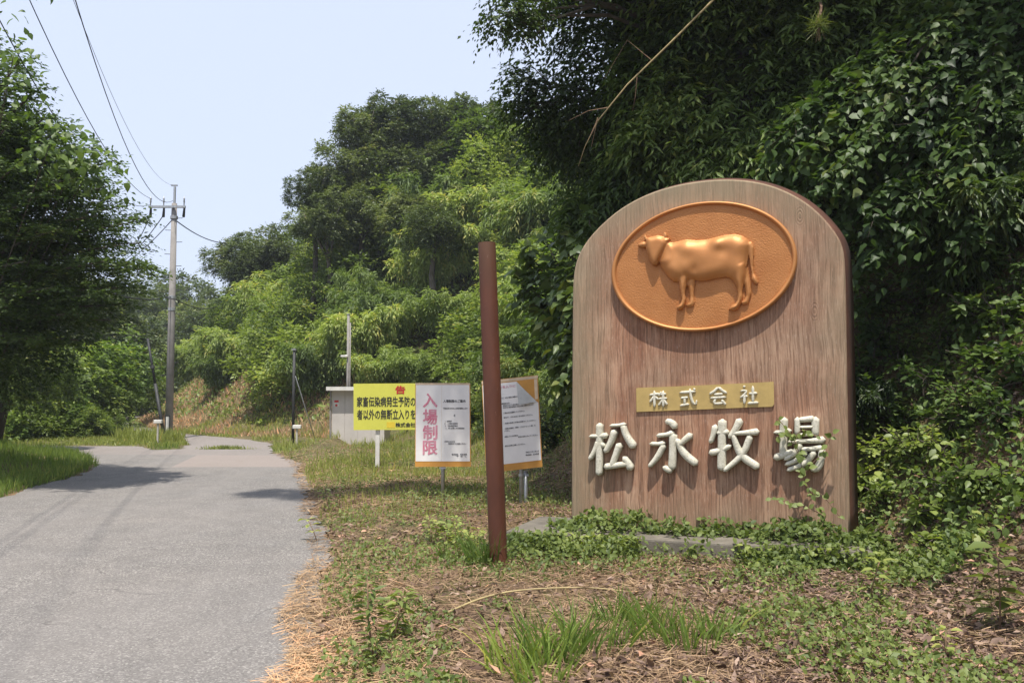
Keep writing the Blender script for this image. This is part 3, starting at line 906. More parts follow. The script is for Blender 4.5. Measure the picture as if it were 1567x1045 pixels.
small = {
 '株': [([(435, 145), (487, 138)], 12), ([(460, 122), (461, 208)], 12), ([(459, 150), (437, 182)], 10), ([(464, 152), (482, 168)], 10), ([(496, 128), (482, 150)], 9),
       ([(490, 142), (520, 139)], 10), ([(482, 164), (525, 161)], 11), ([(504, 122), (505, 207)], 12), ([(502, 168), (480, 198)], 10), ([(507, 168), (525, 194)], 11)],
 '式': [([(585, 133), (668, 127)], 12), ([(592, 160), (630, 157)], 11), ([(612, 160), (612, 190)], 11), ([(588, 198), (635, 190)], 11), ([(638, 112), (644, 160), (655, 188), (668, 194)], [12, 12, 12, 9]), ([(672, 170), (669, 194)], 8), ([(655, 112), (665, 120)], 10)],
 '会': [([(780, 105), (758, 128), (735, 141)], 12), ([(780, 105), (802, 124), (824, 136)], 12), ([(758, 142), (804, 139)], 10), ([(738, 160), (822, 155)], 11), ([(770, 162), (752, 190), (806, 185)], 11), ([(796, 168), (818, 194)], 12)],
 '社': [([(906, 98), (914, 108)], 11), ([(890, 125), (926, 120), (910, 145), (888, 160)], 10), ([(910, 140), (911, 190)], 12), ([(916, 146), (926, 155)], 10), ([(932, 138), (976, 135)], 11), ([(953, 98), (954, 183)], 12), ([(926, 186), (982, 182)], 12)],
}
for ch, st_ in small.items():
    link('lettering', stroke_mesh(st_, 'lettering', Z2, .035, .013, .020, S2M * 1.12), M['letter'], plate)
big = {
 '松': [([(186, 284), (186, 420), (184, 548)], [30, 30, 30]), ([(134, 351), (180, 350), (228, 347)], [15, 18, 30]), ([(182, 372), (165, 425), (134, 470)], [26, 24, 18]), ([(192, 384), (214, 404)], [22, 22]),
       ([(237, 298), (290, 296), (318, 290)], [14, 15, 22]), ([(264, 316), (246, 375), (212, 434)], [32, 26, 22]), ([(300, 290), (318, 350), (362, 410)], [24, 28, 34]), 
       ([(290, 384), (268, 440), (246, 506)], [32, 26, 26]), ([(208, 504), (270, 496), (336, 488)], [28, 26, 22]), ([(304, 452), (330, 485), (346, 522)], [22, 30, 36])],
 '永': [([(514, 276), (545, 280), (562, 302), (552, 314)], [26, 26, 32, 20]), ([(470, 348), (520, 344), (560, 332)], [18, 18, 30]), ([(554, 334), (553, 430), (548, 520)], [34, 32, 34]), ([(552, 522), (530, 520), (503, 502)], [30, 26, 18]),
       ([(436, 388), (480, 390), (516, 384)], [17, 17, 26]), ([(510, 388), (480, 450), (432, 506)], [26, 25, 18]), ([(650, 340), (615, 365), (580, 400)], [30, 26, 20]), ([(570, 362), (605, 438), (676, 494)], [20, 32, 30])],
 '牧': [([(766, 292), (756, 345), (738, 388)], [28, 22, 18]), ([(772, 336), (835, 328)], [20, 24]), ([(800, 264), (798, 400), (796, 524)], [36, 34, 36]), ([(733, 436), (790, 424), (846, 396)], [30, 24, 18]),
       ([(892, 262), (868, 315), (832, 362)], [34, 27, 20]), ([(842, 338), (910, 334), (986, 328)], [18, 19, 32]), ([(942, 344), (905, 445), (806, 526)], [28, 26, 20]), ([(852, 336), (888, 448), (985, 510)], [20, 32, 30])],
 '場': [([(1056, 332), (1105, 330), (1148, 322)], [15, 17, 26]), ([(1108, 254), (1107, 360), (1104, 452)], [34, 30, 30]), ([(1056, 460), (1100, 448), (1160, 420)], [30, 28, 20]),
       ([(1176, 254), (1176, 348)], [24, 22]), ([(1178, 270), (1266, 262)], [20, 26]), ([(1266, 252), (1266, 352)], [32, 28]), ([(1182, 306), (1260, 304)], 13), ([(1182, 344), (1260, 342)], 15),
       ([(1128, 378), (1220, 376), (1318, 368)], [17, 18, 32]), ([(1196, 384), (1160, 440), (1108, 470)], [26, 24, 16]), ([(1192, 416), (1250, 414), (1306, 406)], [18, 19, 28]), ([(1298, 408), (1296, 480), (1268, 520), (1238, 508)], [28, 28, 30, 18]),
       ([(1224, 424), (1180, 470), (1112, 494)], [24, 22, 16]), ([(1266, 424), (1215, 490), (1122, 522)], [26, 24, 18])],
}
for ch, st_ in big.items():
    link('lettering', stroke_mesh(st_, 'lettering', Z2, .06, .042, .042, S2M * 1.2), M['letter'], sign)

# ------------------------------------------------------------------ painted steel post
pb = gp(763, 866, .06); pt = at_y(745, 372, pb[1])
post = empty('steel_post', (pb[0], pb[1], tz(pb[0], pb[1])))
tag(post, 'leaning red-brown painted steel pipe post standing in front of the sign', 'post')
ax = (pt - np.array([pb[0], pb[1], tz(pb[0], pb[1])]))
rad = 13.6 / F * pb[1]
mb = MB(); mb.tube([-ax * .1, ax * .25, ax * .5, ax * .75, ax], rad, 28, False)
mb.tube([ax, ax * .93], rad * .93, 28, False)
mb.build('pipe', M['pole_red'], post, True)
n_ = 28; u = ax / np.linalg.norm(ax)
V = []
for r_ in (rad, rad * .93):
    for i in range(n_):
        a_ = 2 * math.pi * i / n_; V.append(tuple(ax * 1.0005 + np.array([math.cos(a_) * r_, math.sin(a_) * r_, 0])))
me = bpy.data.meshes.new('rim'); me.from_pydata(V, [], [(i, (i + 1) % n_, n_ + (i + 1) % n_, n_ + i) for i in range(n_)])
link('rim', me, M['dark_metal'], post)
mb = MB(); mb.tube([ax * .955, ax * .957], rad * .92, 28); mb.build('plug', M['dark_metal'], post)

# ------------------------------------------------------------------ notice boards
class Board:
    def __init__(s, name, label, cat_, corners_px, Y, yaw, foot_px):
        s.C = at_y(foot_px[0], foot_px[1], Y); s.C[2] = 0
        s.t = np.array([math.cos(yaw), math.sin(yaw), 0]); s.nv = np.array([math.sin(yaw), -math.cos(yaw), 0])
        s.root = empty(name, (s.C[0], s.C[1], 0), yaw); tag(s.root, label, cat_)
        s.c = [s.q(*p) for p in corners_px]           # tl, tr, br, bl in local x, z
    def q(s, px, py): return on_plane(px, py, 0, s.C, s.t, s.nv)
    def uv(s, u, v):
        tl, tr, br, bl = s.c; return (tl * (1 - u) + tr * u) * (1 - v) + (bl * (1 - u) + br * u) * v
    def slab(s, name, mat, u0, u1, v0, v1, y0, y1, parent=None):
        P = [s.uv(u0, v0), s.uv(u1, v0), s.uv(u1, v1), s.uv(u0, v1)]
        mb = MB()
        for yy in (y0, y1): mb.v += [(p[0], yy, p[1]) for p in P]
        mb.f = [(0, 1, 2, 3), (7, 6, 5, 4), (0, 4, 5, 1), (1, 5, 6, 2), (2, 6, 7, 3), (3, 7, 4, 0)]
        return mb.build(name, mat, parent or s.root)
    def text(s, txt, u0, u1, v0, v1, y, mat, fat=.0, parent=None, name='lettering', depth=.0008):
        a_ = s.uv(u0, v1); c_ = s.uv(u1, v0); e_ = s.uv(u1, v1)
        sh = (e_[1] - a_[1]) / (e_[0] - a_[0])
        me = text_me(name, txt, (a_[0], c_[0], a_[1], a_[1] + (c_[1] - e_[1])), y, depth, fat, shear=sh)
        return link(name, me, mat, parent or s.root)

# white notice: entry restricted
b1 = Board('notice_board', 'white paper notice with faded pink vertical characters on a plywood board', 'notice board',
           [(635.5, 586), (719.5, 586), (720.5, 714), (635, 714)], 11.7, R(-3), (677, 768))
b1.slab('board', M['orange'], 0, 1, 0, 1, 0, .014)
pp = b1.slab('paper', M['paper'], .012, .985, .022, .935, -.003, -.0005)
b1.slab('tape', M['tape'], .0, 1.0, .0, .018, -.005, -.001)
for ch, (v0, v1) in zip('入場制限', ((.125, .29), (.315, .495), (.505, .675), (.69, .855))):
    b1.text(ch, .145, .40, v0, v1, -.004, M['pink'], .028, pp)
b1.text('入場制限のご案内', .51, .91, .20, .235, -.004, M['ink'], .018, pp)
for tx, u0, u1, v0, v1 in (('下記以外の方の入場を制限します', .505, .95, .293, .315), ('記', .70, .725, .375, .398), ('１．畜産関係者', .54, .66, .448, .466), ('２．入場許可業者', .53, .77, .476, .494),
                           ('３．予防接種従事者', .54, .77, .504, .522), ('４．特に必要とする関係業者', .55, .89, .532, .55), ('ご用件のある方は', .525, .72, .69, .708),
                           ('事務所までご連絡ください', .60, .92, .716, .734), ('株式会社　松永牧場', .66, .93, .842, .862), ('ＴＥＬ', .74, .93, .868, .882)):
    b1.text(tx, u0, u1, v0, v1, -.004, M['ink_grey'], .012, pp)
mb = MB(); mb.box(((b1.uv(.485, 0)[0]), -.0036, (b1.uv(0, .03)[1] + b1.uv(0, .93)[1]) / 2), (.0025, .001, b1.uv(0, .03)[1] - b1.uv(0, .93)[1]))
mb.build('fold_crease', M['tape'], pp)
gz = tz(b1.C[0], b1.C[1])
mb = MB(); mb.tube([(0, .035, gz - .25), (0, .035, b1.uv(.5, .3)[1])], .026, 12); mb.build('post', M['galv'], b1.root, True)
mb = MB(); mb.tube([(0, .035, b1.c[2][1] - .05), (0, .035, b1.c[2][1] - .005)], .034, 12); mb.box((0, .005, b1.c[2][1] - .02), (.09, .02, .02)); mb.build('clamp', M['galv'], b1.root)

# second white notice, tilted, top corner of the paper peeling off
b2 = Board('notice_board', 'tilted white notice with its top corner peeled off orange plywood', 'notice board',
           [(737, 583), (823, 574), (830, 714), (744, 724)], 11.1, R(-9), (797, 775))
b2.slab('board', M['orange'], 0, 1, 0, 1, 0, .014)
b2.slab('tape', M['tape'], .0, 1.0, .004, .035, -.003, -.0005)
b2.slab('tape', M['tape'], .93, .985, .04, .26, -.003, -.0005)
# paper polygon with a cut corner
poly = [(.012, .045), (.62, .045), (.93, .275), (.985, .30), (.985, .925), (.012, .925)]
mb = MB()
for yy in (-.0035, -.0010): mb.v += [(b2.uv(u_, v_)[0], yy, b2.uv(u_, v_)[1]) for u_, v_ in poly]
k = len(poly); mb.f = [tuple(range(k)), tuple(range(k, 2 * k))[::-1]] + [(i, (i + 1) % k, k + (i + 1) % k, k + i) for i in range(k)]
pp2 = mb.build('paper', M['paper'], b2.root)
# curled flap folded forward along the diagonal from (.62,.045) to (.95,.285)
mb = MB(); A_ = np.array([.615, .045]); B_ = np.array([.965, .29]); Tp = np.array([.665, .30])
nseg = 6
rows = []
for i in range(nseg + 1):
    f_ = i / nseg; row = []
    for j in range(nseg + 1 - i):
        g_ = j / max(1, nseg)
        uvp = A_ * (1 - f_ - g_) + B_ * g_ + Tp * f_
        p = b2.uv(*uvp); row.append(len(mb.v)); mb.v.append((p[0], -.006 - .15 * f_ ** 1.3, p[1]))
    rows.append(row)
for i in range(nseg):
    for j in range(len(rows[i + 1])):
        mb.f.append((rows[i][j], rows[i][j + 1], rows[i + 1][j]))
        if j + 1 < len(rows[i + 1]): mb.f.append((rows[i][j + 1], rows[i + 1][j + 1], rows[i + 1][j]))
flap = mb.build('paper_flap', M['white_paint'], b2.root, True)
b2.text('立ち入りに', .30, .60, .075, .105, -.0045, M['pink'], .02, pp2)
for tx, u0, u1, v in (('この牧場は', .34, .66, .20), ('関係者以外', .34, .48, .262), ('車両またはご入場の際は消毒をお願いください。', .36, .90, .285), ('許可がない場合は敷地内への立入を固くお断りいたします', .36, .90, .307),
                      ('ご用の方は連絡してください。', .36, .74, .365), ('車内で、または立入をお控えください。', .36, .88, .415), ('・長靴の消毒と手指の消毒をしてください。', .36, .93, .478),
                      ('・家畜の糞尿・飼料（フロアマット等）を', .36, .92, .535), ('ください。', .36, .46, .56), ('飼養している家畜は', .36, .60, .622), ('絶対に近寄らないでください。', .60, .95, .64), ('衛生には特に注意してください。', .36, .72, .722),
                      ('平成２２年１月１日', .72, .95, .815), ('株式会社　松永牧場', .72, .95, .845)):
    b2.text(tx, u0, u1, v, v + .017, -.0045, M['ink_grey'], .012, pp2)
gz = tz(b2.C[0], b2.C[1])
mb = MB(); mb.tube([(0, .035, gz - .25), (0, .035, b2.uv(.5, .3)[1])], .026, 12); mb.tube([(.055, .06, gz - .25), (.055, .06, b2.c[2][1] - .06)], .026, 12); mb.build('post', M['galv'], b2.root, True)
mb = MB(); mb.tube([(0, .035, b2.c[2][1] - .13), (0, .035, b2.c[2][1] - .10)], .036, 12); mb.box((.03, .05, b2.c[2][1] - .115), (.13, .02, .025)); mb.build('clamp', M['galv'], b2.root)

# yellow warning board
b3 = Board('warning_board', 'yellow board with black and red warning characters on a white post', 'warning board',
           [(541, 587), (690, 586), (690, 657), (541, 658)], 17.2, R(2), (577, 713))
yb = b3.slab('board', M['yellow'], 0, 1, 0, 1, 0, .03)
b3.slab('patch', M['amber'], .34, .425, .83, .955, -.003, -.0003, yb)
b3.text('告', .43, .53, .055, .225, -.003, M['red'], .03, yb)
b3.text('家畜伝染病発生予防の', .035, .635, .285, .50, -.003, M['ink'], .022, yb)
b3.text('者以外の無断立入りを', .035, .635, .56, .775, -.003, M['ink'], .022, yb)
b3.text('株式会社', .43, .635, .845, .94, -.003, M['ink'], .02, yb)
gz = tz(b3.C[0], b3.C[1])
mb = MB(); mb.box((0, .06, (gz - .3 + b3.c[0][1]) / 2), (.085, .05, b3.c[0][1] - gz + .3)); mb.build('post', M['white_paint'], b3.root, bevel=.006)
x2 = b3.q(675, 700)[0]; mb = MB(); mb.box((x2, .06, (gz - .3 + b3.c[0][1]) / 2), (.085, .05, b3.c[0][1] - gz + .3)); mb.build('post', M['white_paint'], b3.root, bevel=.006)

# ------------------------------------------------------------------ small white shed
SY = 25.0
sl_, sr_ = at_y(507, 680, SY), at_y(588, 680, SY)
zt_ = at_y(520, 597, SY)[2]
shed = empty('utility_shed', ((sl_[0] + sr_[0]) / 2, SY + .6, 0)); tag(shed, 'small pale flat-roofed utility shed behind the yellow warning board', 'shed')
w_ = sr_[0] - sl_[0]; gz = tz((sl_[0] + sr_[0]) / 2, SY + .2)
gzm = min(gz, 0) - .3
mb = MB(); mb.box((0, 0, (zt_ + gzm) / 2), (w_, 1.2, zt_ - gzm)); mb.build('wall', M['shed_wall'], shed, bevel=.01)
for i in range(4):
    mb = MB(); mb.box((-w_ / 2 + w_ * (i + .5) / 4, -.608, (zt_ + gzm) / 2), (w_ / 4 - .012, .012, zt_ - gzm - .02)); mb.build('panel', M['shed_wall'], shed)
mb = MB(); mb.box((-.01, -.08, zt_ + .05), (w_ + .2, 1.5, .07)); roof = mb.build('roof', M['shed_roof'], shed, bevel=.01)
mb = MB(); mb.box((-.01, -.84, zt_ + .045), (w_ + .22, .025, .11)); mb.build('fascia', M['white_paint'], roof)
mb = MB(); mb.box((-w_ / 2 - .03, -.62, (zt_ + gzm) / 2), (.05, .05, zt_ - gzm)); mb.build('downpipe', M['concrete_pole'], shed)
pxs = at_y(515, 618, SY)[0] - (sl_[0] + sr_[0]) / 2
mb = MB(); mb.box((pxs, -.617, at_y(515, 617, SY)[2]), (.16, .004, .17)); st_ = mb.build('sticker', M['white_paint'], shed)
mb = MB(); mb.box((pxs, -.621, at_y(515, 614, SY)[2]), (.13, .003, .06)); mb.tube([(pxs, -.6195, at_y(515, 620, SY)[2]), (pxs, -.6225, at_y(515, 620, SY)[2])], .035, 12); mb.build('sticker_print', M['red'], st_)

# thin steel mast behind the shed
mp_ = at_y(532, 590, 26.6); g0 = tz(mp_[0], 26.6)
mast = empty('lamp_mast', (mp_[0], 26.6, g0)); tag(mast, 'slim grey steel mast rising behind the pale shed', 'mast')
zt2 = at_y(532, 482, 26.6)[2] - g0
mb = MB(); mb.tube([(0, 0, -.3), (0, 0, zt2)], .042, 10); mb.build('pole', M['concrete_pole'], mast, True)
mb = MB(); mb.tube([(.075, -.03, 0), (.07, -.03, zt2 - .25)], .02, 8); mb.build('conduit', M['concrete_pole'], mast, True)
mb = MB(); mb.tube([(0, 0, zt2), (0, 0, zt2 + .04)], .05, 10); mb.build('cap', M['galv'], mast)
mb = MB(); mb.box((-.10, -.06, at_y(528, 545, 26.6)[2] - g0), (.22, .09, .06)); mb.tube([(0, 0, at_y(528, 543, 26.6)[2] - g0), (-.1, -.06, at_y(528, 544, 26.6)[2] - g0)], .015, 6); mb.build('lamp', M['white_paint'], mast, bevel=.01)

# ------------------------------------------------------------------ utility pole + cables
UB = gp(258, 672); UYv = UB[1]
UT = at_y(267, 284, UYv)
UT[0] = UB[0] + (UT[0] - UB[0]) * .25
up = empty('utility_pole', (UB[0], UB[1], 0)); tag(up, 'grey concrete utility pole with crossarm on the grassy island', 'utility pole')
H_ = UT[2]; zc = at_y(265, 318, UYv)[2]; lx = UT[0] - UB[0]
mb = MB(); mb.tube([(0, 0, -.4), (lx * .5, 0, zc * .5), (lx, 0, zc + .15)], [.135, .118, .092], 16); shaft = mb.build('shaft', M['concrete_pole'], up, True)
mb = MB(); mb.tube([(lx, 0, zc + .1), (lx, 0, H_ - .05)], .045, 8); mb.box((lx - .02, 0, H_), (.22, .05, .05)); mb.build('top_extension', M['galv'], up)
mb = MB(); xl = at_y(230, 318, UYv)[0] - UB[0]; xr = at_y(286, 320, UYv)[0] - UB[0]
mb.box(((xl + xr) / 2, -.14, zc), (xr - xl, .075, .075)); arm = mb.build('crossarm', M['galv'], up)
INS = []
for px_ in (233, 253, 284):
    x_ = at_y(px_, 316, UYv)[0] - UB[0]
    mb = MB(); mb.tube([(x_, -.14, zc + .05), (x_, -.14, zc + .14), (x_, -.14, zc + .17), (x_, -.14, zc + .24), (x_, -.14, zc + .27), (x_, -.14, zc + .36)], [.02, .02, .035, .025, .035, .012], 8)
    mb.build('insulator', M['galv'], arm, True); INS.append(x_)
    mb = MB(); mb.tube([(x_, -.1, zc - .02), (x_ - .10, .1, zc - .30)], [.035, .05], 7); mb.build('strain_insulator', M['dark_metal'], arm, True)
for i in range(14):
    z_ = 2.2 + i * .42; s_ = 1 if i % 2 else -1
    mb = MB(); mb.tube([(lx * z_ / zc, 0, z_), (lx * z_ / zc + s_ * .30, 0, z_ + .01)], .011, 5); mb.build('step_bolt', M['dark_metal'], up)
zb = at_y(261, 455, UYv)[2]
for z_ in (zb, zb - .42, zc - .35):
    mb = MB(); mb.tube([(lx * z_ / zc, 0, z_ - .05), (lx * z_ / zc, 0, z_ + .05)], .128, 14); mb.build('band', M['galv'], up)
zp = at_y(259, 648, UYv)[2]
mb = MB()
for dx in (-.075, .075): mb.box((dx, -.140, zp), (.035, .012, .55))
for dz in (-.27, .27): mb.box((0, -.141, zp + dz), (.185, .012, .04))
plt = mb.build('number_plate_frame', M['dark_metal'], up)
mb = MB(); mb.box((0, -.138, zp), (.10, .008, .5)); mb.build('number_plate', M['white_paint'], plt)
# dark guy-wire guard leaning toward the pole foot
ga, gb_ = at_y(252, 671, UYv - .6), at_y(226, 518, UYv - .2)
gd = empty('guy_guard', (ga[0], ga[1], 0)); tag(gd, 'slanting dark guy tube footed beside the concrete utility pole', 'guy wire')
rel = gb_ - np.array([ga[0], ga[1], 0])
mb = MB(); mb.tube([-rel * .03, rel * .55], .055, 9); mb.build('lower_tube', M['dark_metal'], gd, True)
mb = MB(); mb.tube([rel * .55, rel * 1.0], .042, 9); mb.build('upper_tube', M['cable'], gd, True)
mb = MB(); mb.tube([rel * .70, rel * .73], .075, 9); mb.build('clamp', M['dark_metal'], gd)

def cable(name, pts_, r, label, group=None):
    root = MB(); root.tube(pts_, r, 6)
    o = root.build(name, M['cable'], None, True); tag(o, label, 'cable', group); return o
def span(sx_, sz_, pxs_, r, label, name='power_cable'):
    """overhead line: vertical plane through the insulator, sag fitted to three points"""
    kx = -.318
    ys = [UYv]; zs = [sz_]
    for (px_, py_) in pxs_:
        rr = (px_ - PW / 2) / F
        Y = (sx_ - kx * UYv) / (rr - kx)
        for _ in range(3):
            d = ray(px_, py_); rr = d[0] / d[1]; Y = (sx_ - kx * UYv) / (rr - kx)
        ys.append(Y); zs.append(EYE + d[2] / d[1] * Y)
    co = np.polyfit(ys, zs, 2)
    P = [(sx_ + kx * (Y - UYv), Y, float(np.polyval(co, Y))) for Y in np.linspace(UYv - .14, -14, 40)]
    cable(name, P, r, label, 'overhead lines from the utility pole')
span(UB[0] + INS[0], zc + .3, [(160, 226), (45, 0)], .0085, 'middle overhead line running from the pole crossarm over the road')
span(UB[0] + lx - .05, zc + .25, [(198, 235), (115, 0)], .0085, 'right-hand overhead line from the pole crossarm beside the open sky')
span(UB[0] + xl + .02, zc + .12, [(100, 205), (0, 33)], .0085, 'overhead line passing through the leaves of the roadside tree')
span(UB[0] + lx, H_, [(205, 215), (112, 0)], .004, 'thin ground wire from the very top of the utility pole')
for i, (px_, py_, Y2, z0, x0_) in enumerate([(196, 385, 46, zc - .25, INS[0]), (180, 405, 46, zc - .25, INS[1]), (175, 410, 46, zc - .4, lx)]):
    e_ = at_y(px_, py_, Y2); s_ = np.array([UB[0] + x0_ - .1, UB[1] + .1, z0])
    P = [s_ * (1 - t) + e_ * t - np.array([0, 0, 1.0 * t * (1 - t)]) for t in np.linspace(0, 1.25, 14)]
    cable('power_cable', P, .016, 'dark line dropping from the pole crossarm behind the roadside tree', 'lines dropping from the crossarm')
for (px_, py_, Y2, z0, lab) in [(345, 372, 40, zc - .4, 'cable running from the crossarm into the trees on the bank'), (330, 470, 40, zb, 'lower cable running from the pole into the bank trees'), (150, 440, 24, zb + .02, 'lower cable running from the pole into the roadside tree')]:
    e_ = at_y(px_, py_, Y2); s_ = np.array([UB[0] + lx * .8, UB[1], z0])
    P = [s_ * (1 - t) + e_ * t - np.array([0, 0, .8 * t * (1 - t)]) for t in np.linspace(0, 1, 12)]
    cable('power_cable', P, .02, lab)

# dark slim roadside pole + stay on the right verge, and two small white marker boxes
q_ = gp(448, 681); zt3 = at_y(449, 533, q_[1])[2]
rp_ = empty('slim_pole', (q_[0], q_[1], 0)); tag(rp_, 'thin dark roadside pole with slanting stay on the far verge', 'pole')
mb = MB(); mb.tube([(0, 0, -.2), (0, 0, zt3)], .045, 9); mb.build('shaft', M['dark_metal'], rp_, True)
s1 = at_y(452, 576, q_[1]) - np.array([q_[0], q_[1], 0]); s2 = at_y(476, 652, q_[1] + 1.2) - np.array([q_[0], q_[1], 0])
mb = MB(); mb.tube([s1, s2, s2 + (s2 - s1) * .25], .018, 6); mb.build('stay', M['galv'], rp_, True)
mb = MB(); mb.box((0, 0, zt3 - .04), (.12, .12, .05)); mb.build('cap', M['galv'], rp_)
for px_, pyt, pyb, lab in ((454, 653, 684, 'small white marker box on a short stake beside the thin dark pole'), (241, 645, 680, 'small white marker box on a short stake beside the utility pole')):
    q_ = gp(px_, pyb); zz = at_y(px_, pyt, q_[1])[2]
    o = empty('marker_box', (q_[0], q_[1], 0)); tag(o, lab, 'marker', 'roadside marker boxes')
    mb = MB(); mb.box((0, 0, zz), (.24, .12, .11)); mb.build('box', M['white_paint'], o, bevel=.02)
    mb = MB(); mb.box((0, 0, zz / 2 - .1), (.05, .04, zz + .1)); mb.build('stake', M['shed_roof'], o)

# ------------------------------------------------------------------ trees on the ridge and along the bank
RIDGE = [  # px, py, Y, r
    (557, 205, 40, 1.25, 0), (612, 196, 41, 1.40, 1), (668, 200, 42, 1.35, 2), (722, 196, 42, 1.45, 0), (766, 214, 42, 1.15, 1),
    (482, 296, 38, .95, 2), (528, 268, 39, 1.30, 0), (585, 258, 40, 1.40, 1), (645, 255, 41, 1.35, 2), (700, 262, 41, 1.25, 0), (750, 268, 41, 1.15, 1),
    (497, 342, 37, 1.10, 0), (555, 320, 38, 1.15, 2), (620, 335, 36, 1.0, 1), (668, 355, 33, .95, 2), (700, 320, 37, 1.0, 0)]
for i, (px_, py_, Y, r_, k) in enumerate(RIDGE):
    px_plant(px_, py_, Y, r_ * 1.2, 'evergreen', ('dark evergreen tree on the ridge skyline' if i < 5 else ('dark evergreen tree on the stepped outer end of the ridge' if px_ < 530 else 'dark evergreen tree just below the ridge skyline')), 'tree', 'evergreen_tree', 'evergreen trees on the ridge', None, k, .14, i, 1.0)
for i, (px_, py_, Y, r_, k) in enumerate([(362, 400, 46, 1.6, 1), (420, 392, 44, 1.75, 2), (392, 425, 44, 1.6, 0)]):
    px_plant(px_, py_, Y, r_, 'evergreen', 'round grey-green tree at the low end of the bank', 'tree', 'round_tree', 'trees at the low end of the bank', None, k, .12, 40 + i, .9)
for i, (px_, py_, Y, r_, k) in enumerate([(215, 500, 75, 3.6, 1), (270, 480, 82, 3.8, 2), (320, 500, 72, 3.2, 0), (240, 545, 66, 3.2, 1), (290, 540, 66, 3.0, 2), (190, 560, 70, 3.4, 0), (160, 500, 80, 4, 2), (215, 600, 64, 2.6, 1), (250, 600, 63, 2.4, 2)]):
    px_plant(px_, py_, Y, r_, 'evergreen', 'distant hazy tree beyond the bend of the road', 'tree', 'distant_tree', 'distant trees beyond the bend', None, k, .2, 60 + i, 1.0)

# shrubs, bamboo and vines covering the bank: each rooted on the slope
HB = {
 'bamboo': ('bamboo_clump', 'feathery light green bamboo clump growing on the bank', 'bamboo', 'bamboo clumps on the bank'),
 'shrub': ('bank_shrub', 'leafy green shrub growing on the wooded bank', 'shrub', 'shrubs on the bank'),
 'kudzu': ('vine_mound', 'mound of broad-leaved vine sprawling over the bank', 'vine', 'vine mounds on the bank'),
 'shade': ('shade_shrub', 'dark shaded shrub on the slope behind the sign', 'shrub', 'shaded shrubs behind the sign'),
}
g = np.random.default_rng(5)
cnt = 0
yv = 8.6
while yv < 56:
    sp_ = 1.3 if yv < 18 else (1.85 if yv < 32 else 2.4)
    for xv in np.arange(-30, 14, sp_):
        x_ = xv + g.uniform(-.45, .45) * sp_; y_ = yv + g.uniform(-.45, .45) * sp_
        d_ = float(toe_d(np.array([x_]), np.array([y_]))[0])
        if d_ < (.75 if y_ < 25 else 2.3) or d_ > 17: continue
        if road_sd(np.array([x_]), np.array([y_]))[0] < 1.0: continue
        z_ = tz(x_, y_)
        sc_ = (.85 if y_ < 18 else (1.25 if y_ < 32 else 1.75)) * g.uniform(.75, 1.3)
        if d_ < 1.8: sc_ *= .6
        u_, v_, f_ = project((x_, y_, z_ + .5 * sc_)); u_, v_ = u_[0], v_[0]
        if u_ < 180 or u_ > 1650 or v_ < -120: continue
        if y_ > 36 and d_ > 13: continue
        q = g.random()
        hazel = vnoise(x_, y_, .33)
        mat = None
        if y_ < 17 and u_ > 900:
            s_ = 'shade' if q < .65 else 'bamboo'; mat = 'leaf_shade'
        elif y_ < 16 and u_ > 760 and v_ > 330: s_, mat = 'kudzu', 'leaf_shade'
        elif 590 < u_ <= 930: s_ = 'bamboo' if q < .6 + .3 * hazel else ('kudzu' if q < .9 else 'shrub')
        elif u_ <= 330: s_ = 'bamboo' if q < .6 else 'shrub'
        else: s_ = 'bamboo' if hazel > .55 else ('shrub' if q < .75 else 'kudzu')
        if s_ == 'kudzu' and y_ > 22: s_ = 'shrub'
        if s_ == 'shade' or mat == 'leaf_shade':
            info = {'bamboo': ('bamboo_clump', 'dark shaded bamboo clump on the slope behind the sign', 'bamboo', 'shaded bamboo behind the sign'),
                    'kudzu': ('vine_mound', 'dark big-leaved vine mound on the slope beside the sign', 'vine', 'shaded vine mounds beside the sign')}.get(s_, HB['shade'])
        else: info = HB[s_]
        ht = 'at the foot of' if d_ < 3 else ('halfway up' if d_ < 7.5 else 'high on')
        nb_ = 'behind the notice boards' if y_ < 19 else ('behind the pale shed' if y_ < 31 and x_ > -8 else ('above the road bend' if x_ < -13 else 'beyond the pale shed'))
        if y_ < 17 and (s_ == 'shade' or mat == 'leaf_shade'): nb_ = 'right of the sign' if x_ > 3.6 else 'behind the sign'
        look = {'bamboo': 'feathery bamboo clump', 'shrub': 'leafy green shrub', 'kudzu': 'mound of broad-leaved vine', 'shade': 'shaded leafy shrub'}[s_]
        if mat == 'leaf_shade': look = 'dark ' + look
        info = (info[0], f"{'big' if sc_ > 1.35 else ('small' if sc_ < .85 else 'mid-sized')} {look} {ht} the bank {nb_}", info[2], f"{look}s on the bank")
        h = .55 * sc_ if s_ != 'bamboo' else .25 * sc_
        plant(info[0], (x_, y_, z_), (x_ - .1, y_ - .1, z_ + h), (sc_, sc_, sc_ * g.uniform(.85, 1.25)), s_, info[1], info[2], info[3], mat, cnt % 3, .03, 3, 'foliage', 'stem', seed=cnt)
        cnt += 1
    yv += sp_
print('bank plants', cnt)

for i, (x_, y_, s_) in enumerate([(5.3, 6.6, .55), (6.0, 7.4, .7), (6.3, 5.6, .6), (7.0, 6.6, .8), (5.6, 8.2, .6), (7.4, 8.0, .9), (6.6, 4.4, .6), (7.6, 5.2, .8), (8.4, 6.6, .9), (5.4, 4.8, .45), (6.9, 9.0, .8)]):
    plant('shade_shrub', (x_, y_, tz(x_, y_)), (x_ - .1, y_ - .05, tz(x_, y_) + .5 * s_), s_, 'shade', 'shaded shrub on the upper slope above the pale sapling', 'shrub', 'shrubs on the slope above the sapling', 'leaf_thicket', i, .03, 3, 'foliage', 'stem', seed=1500 + i)

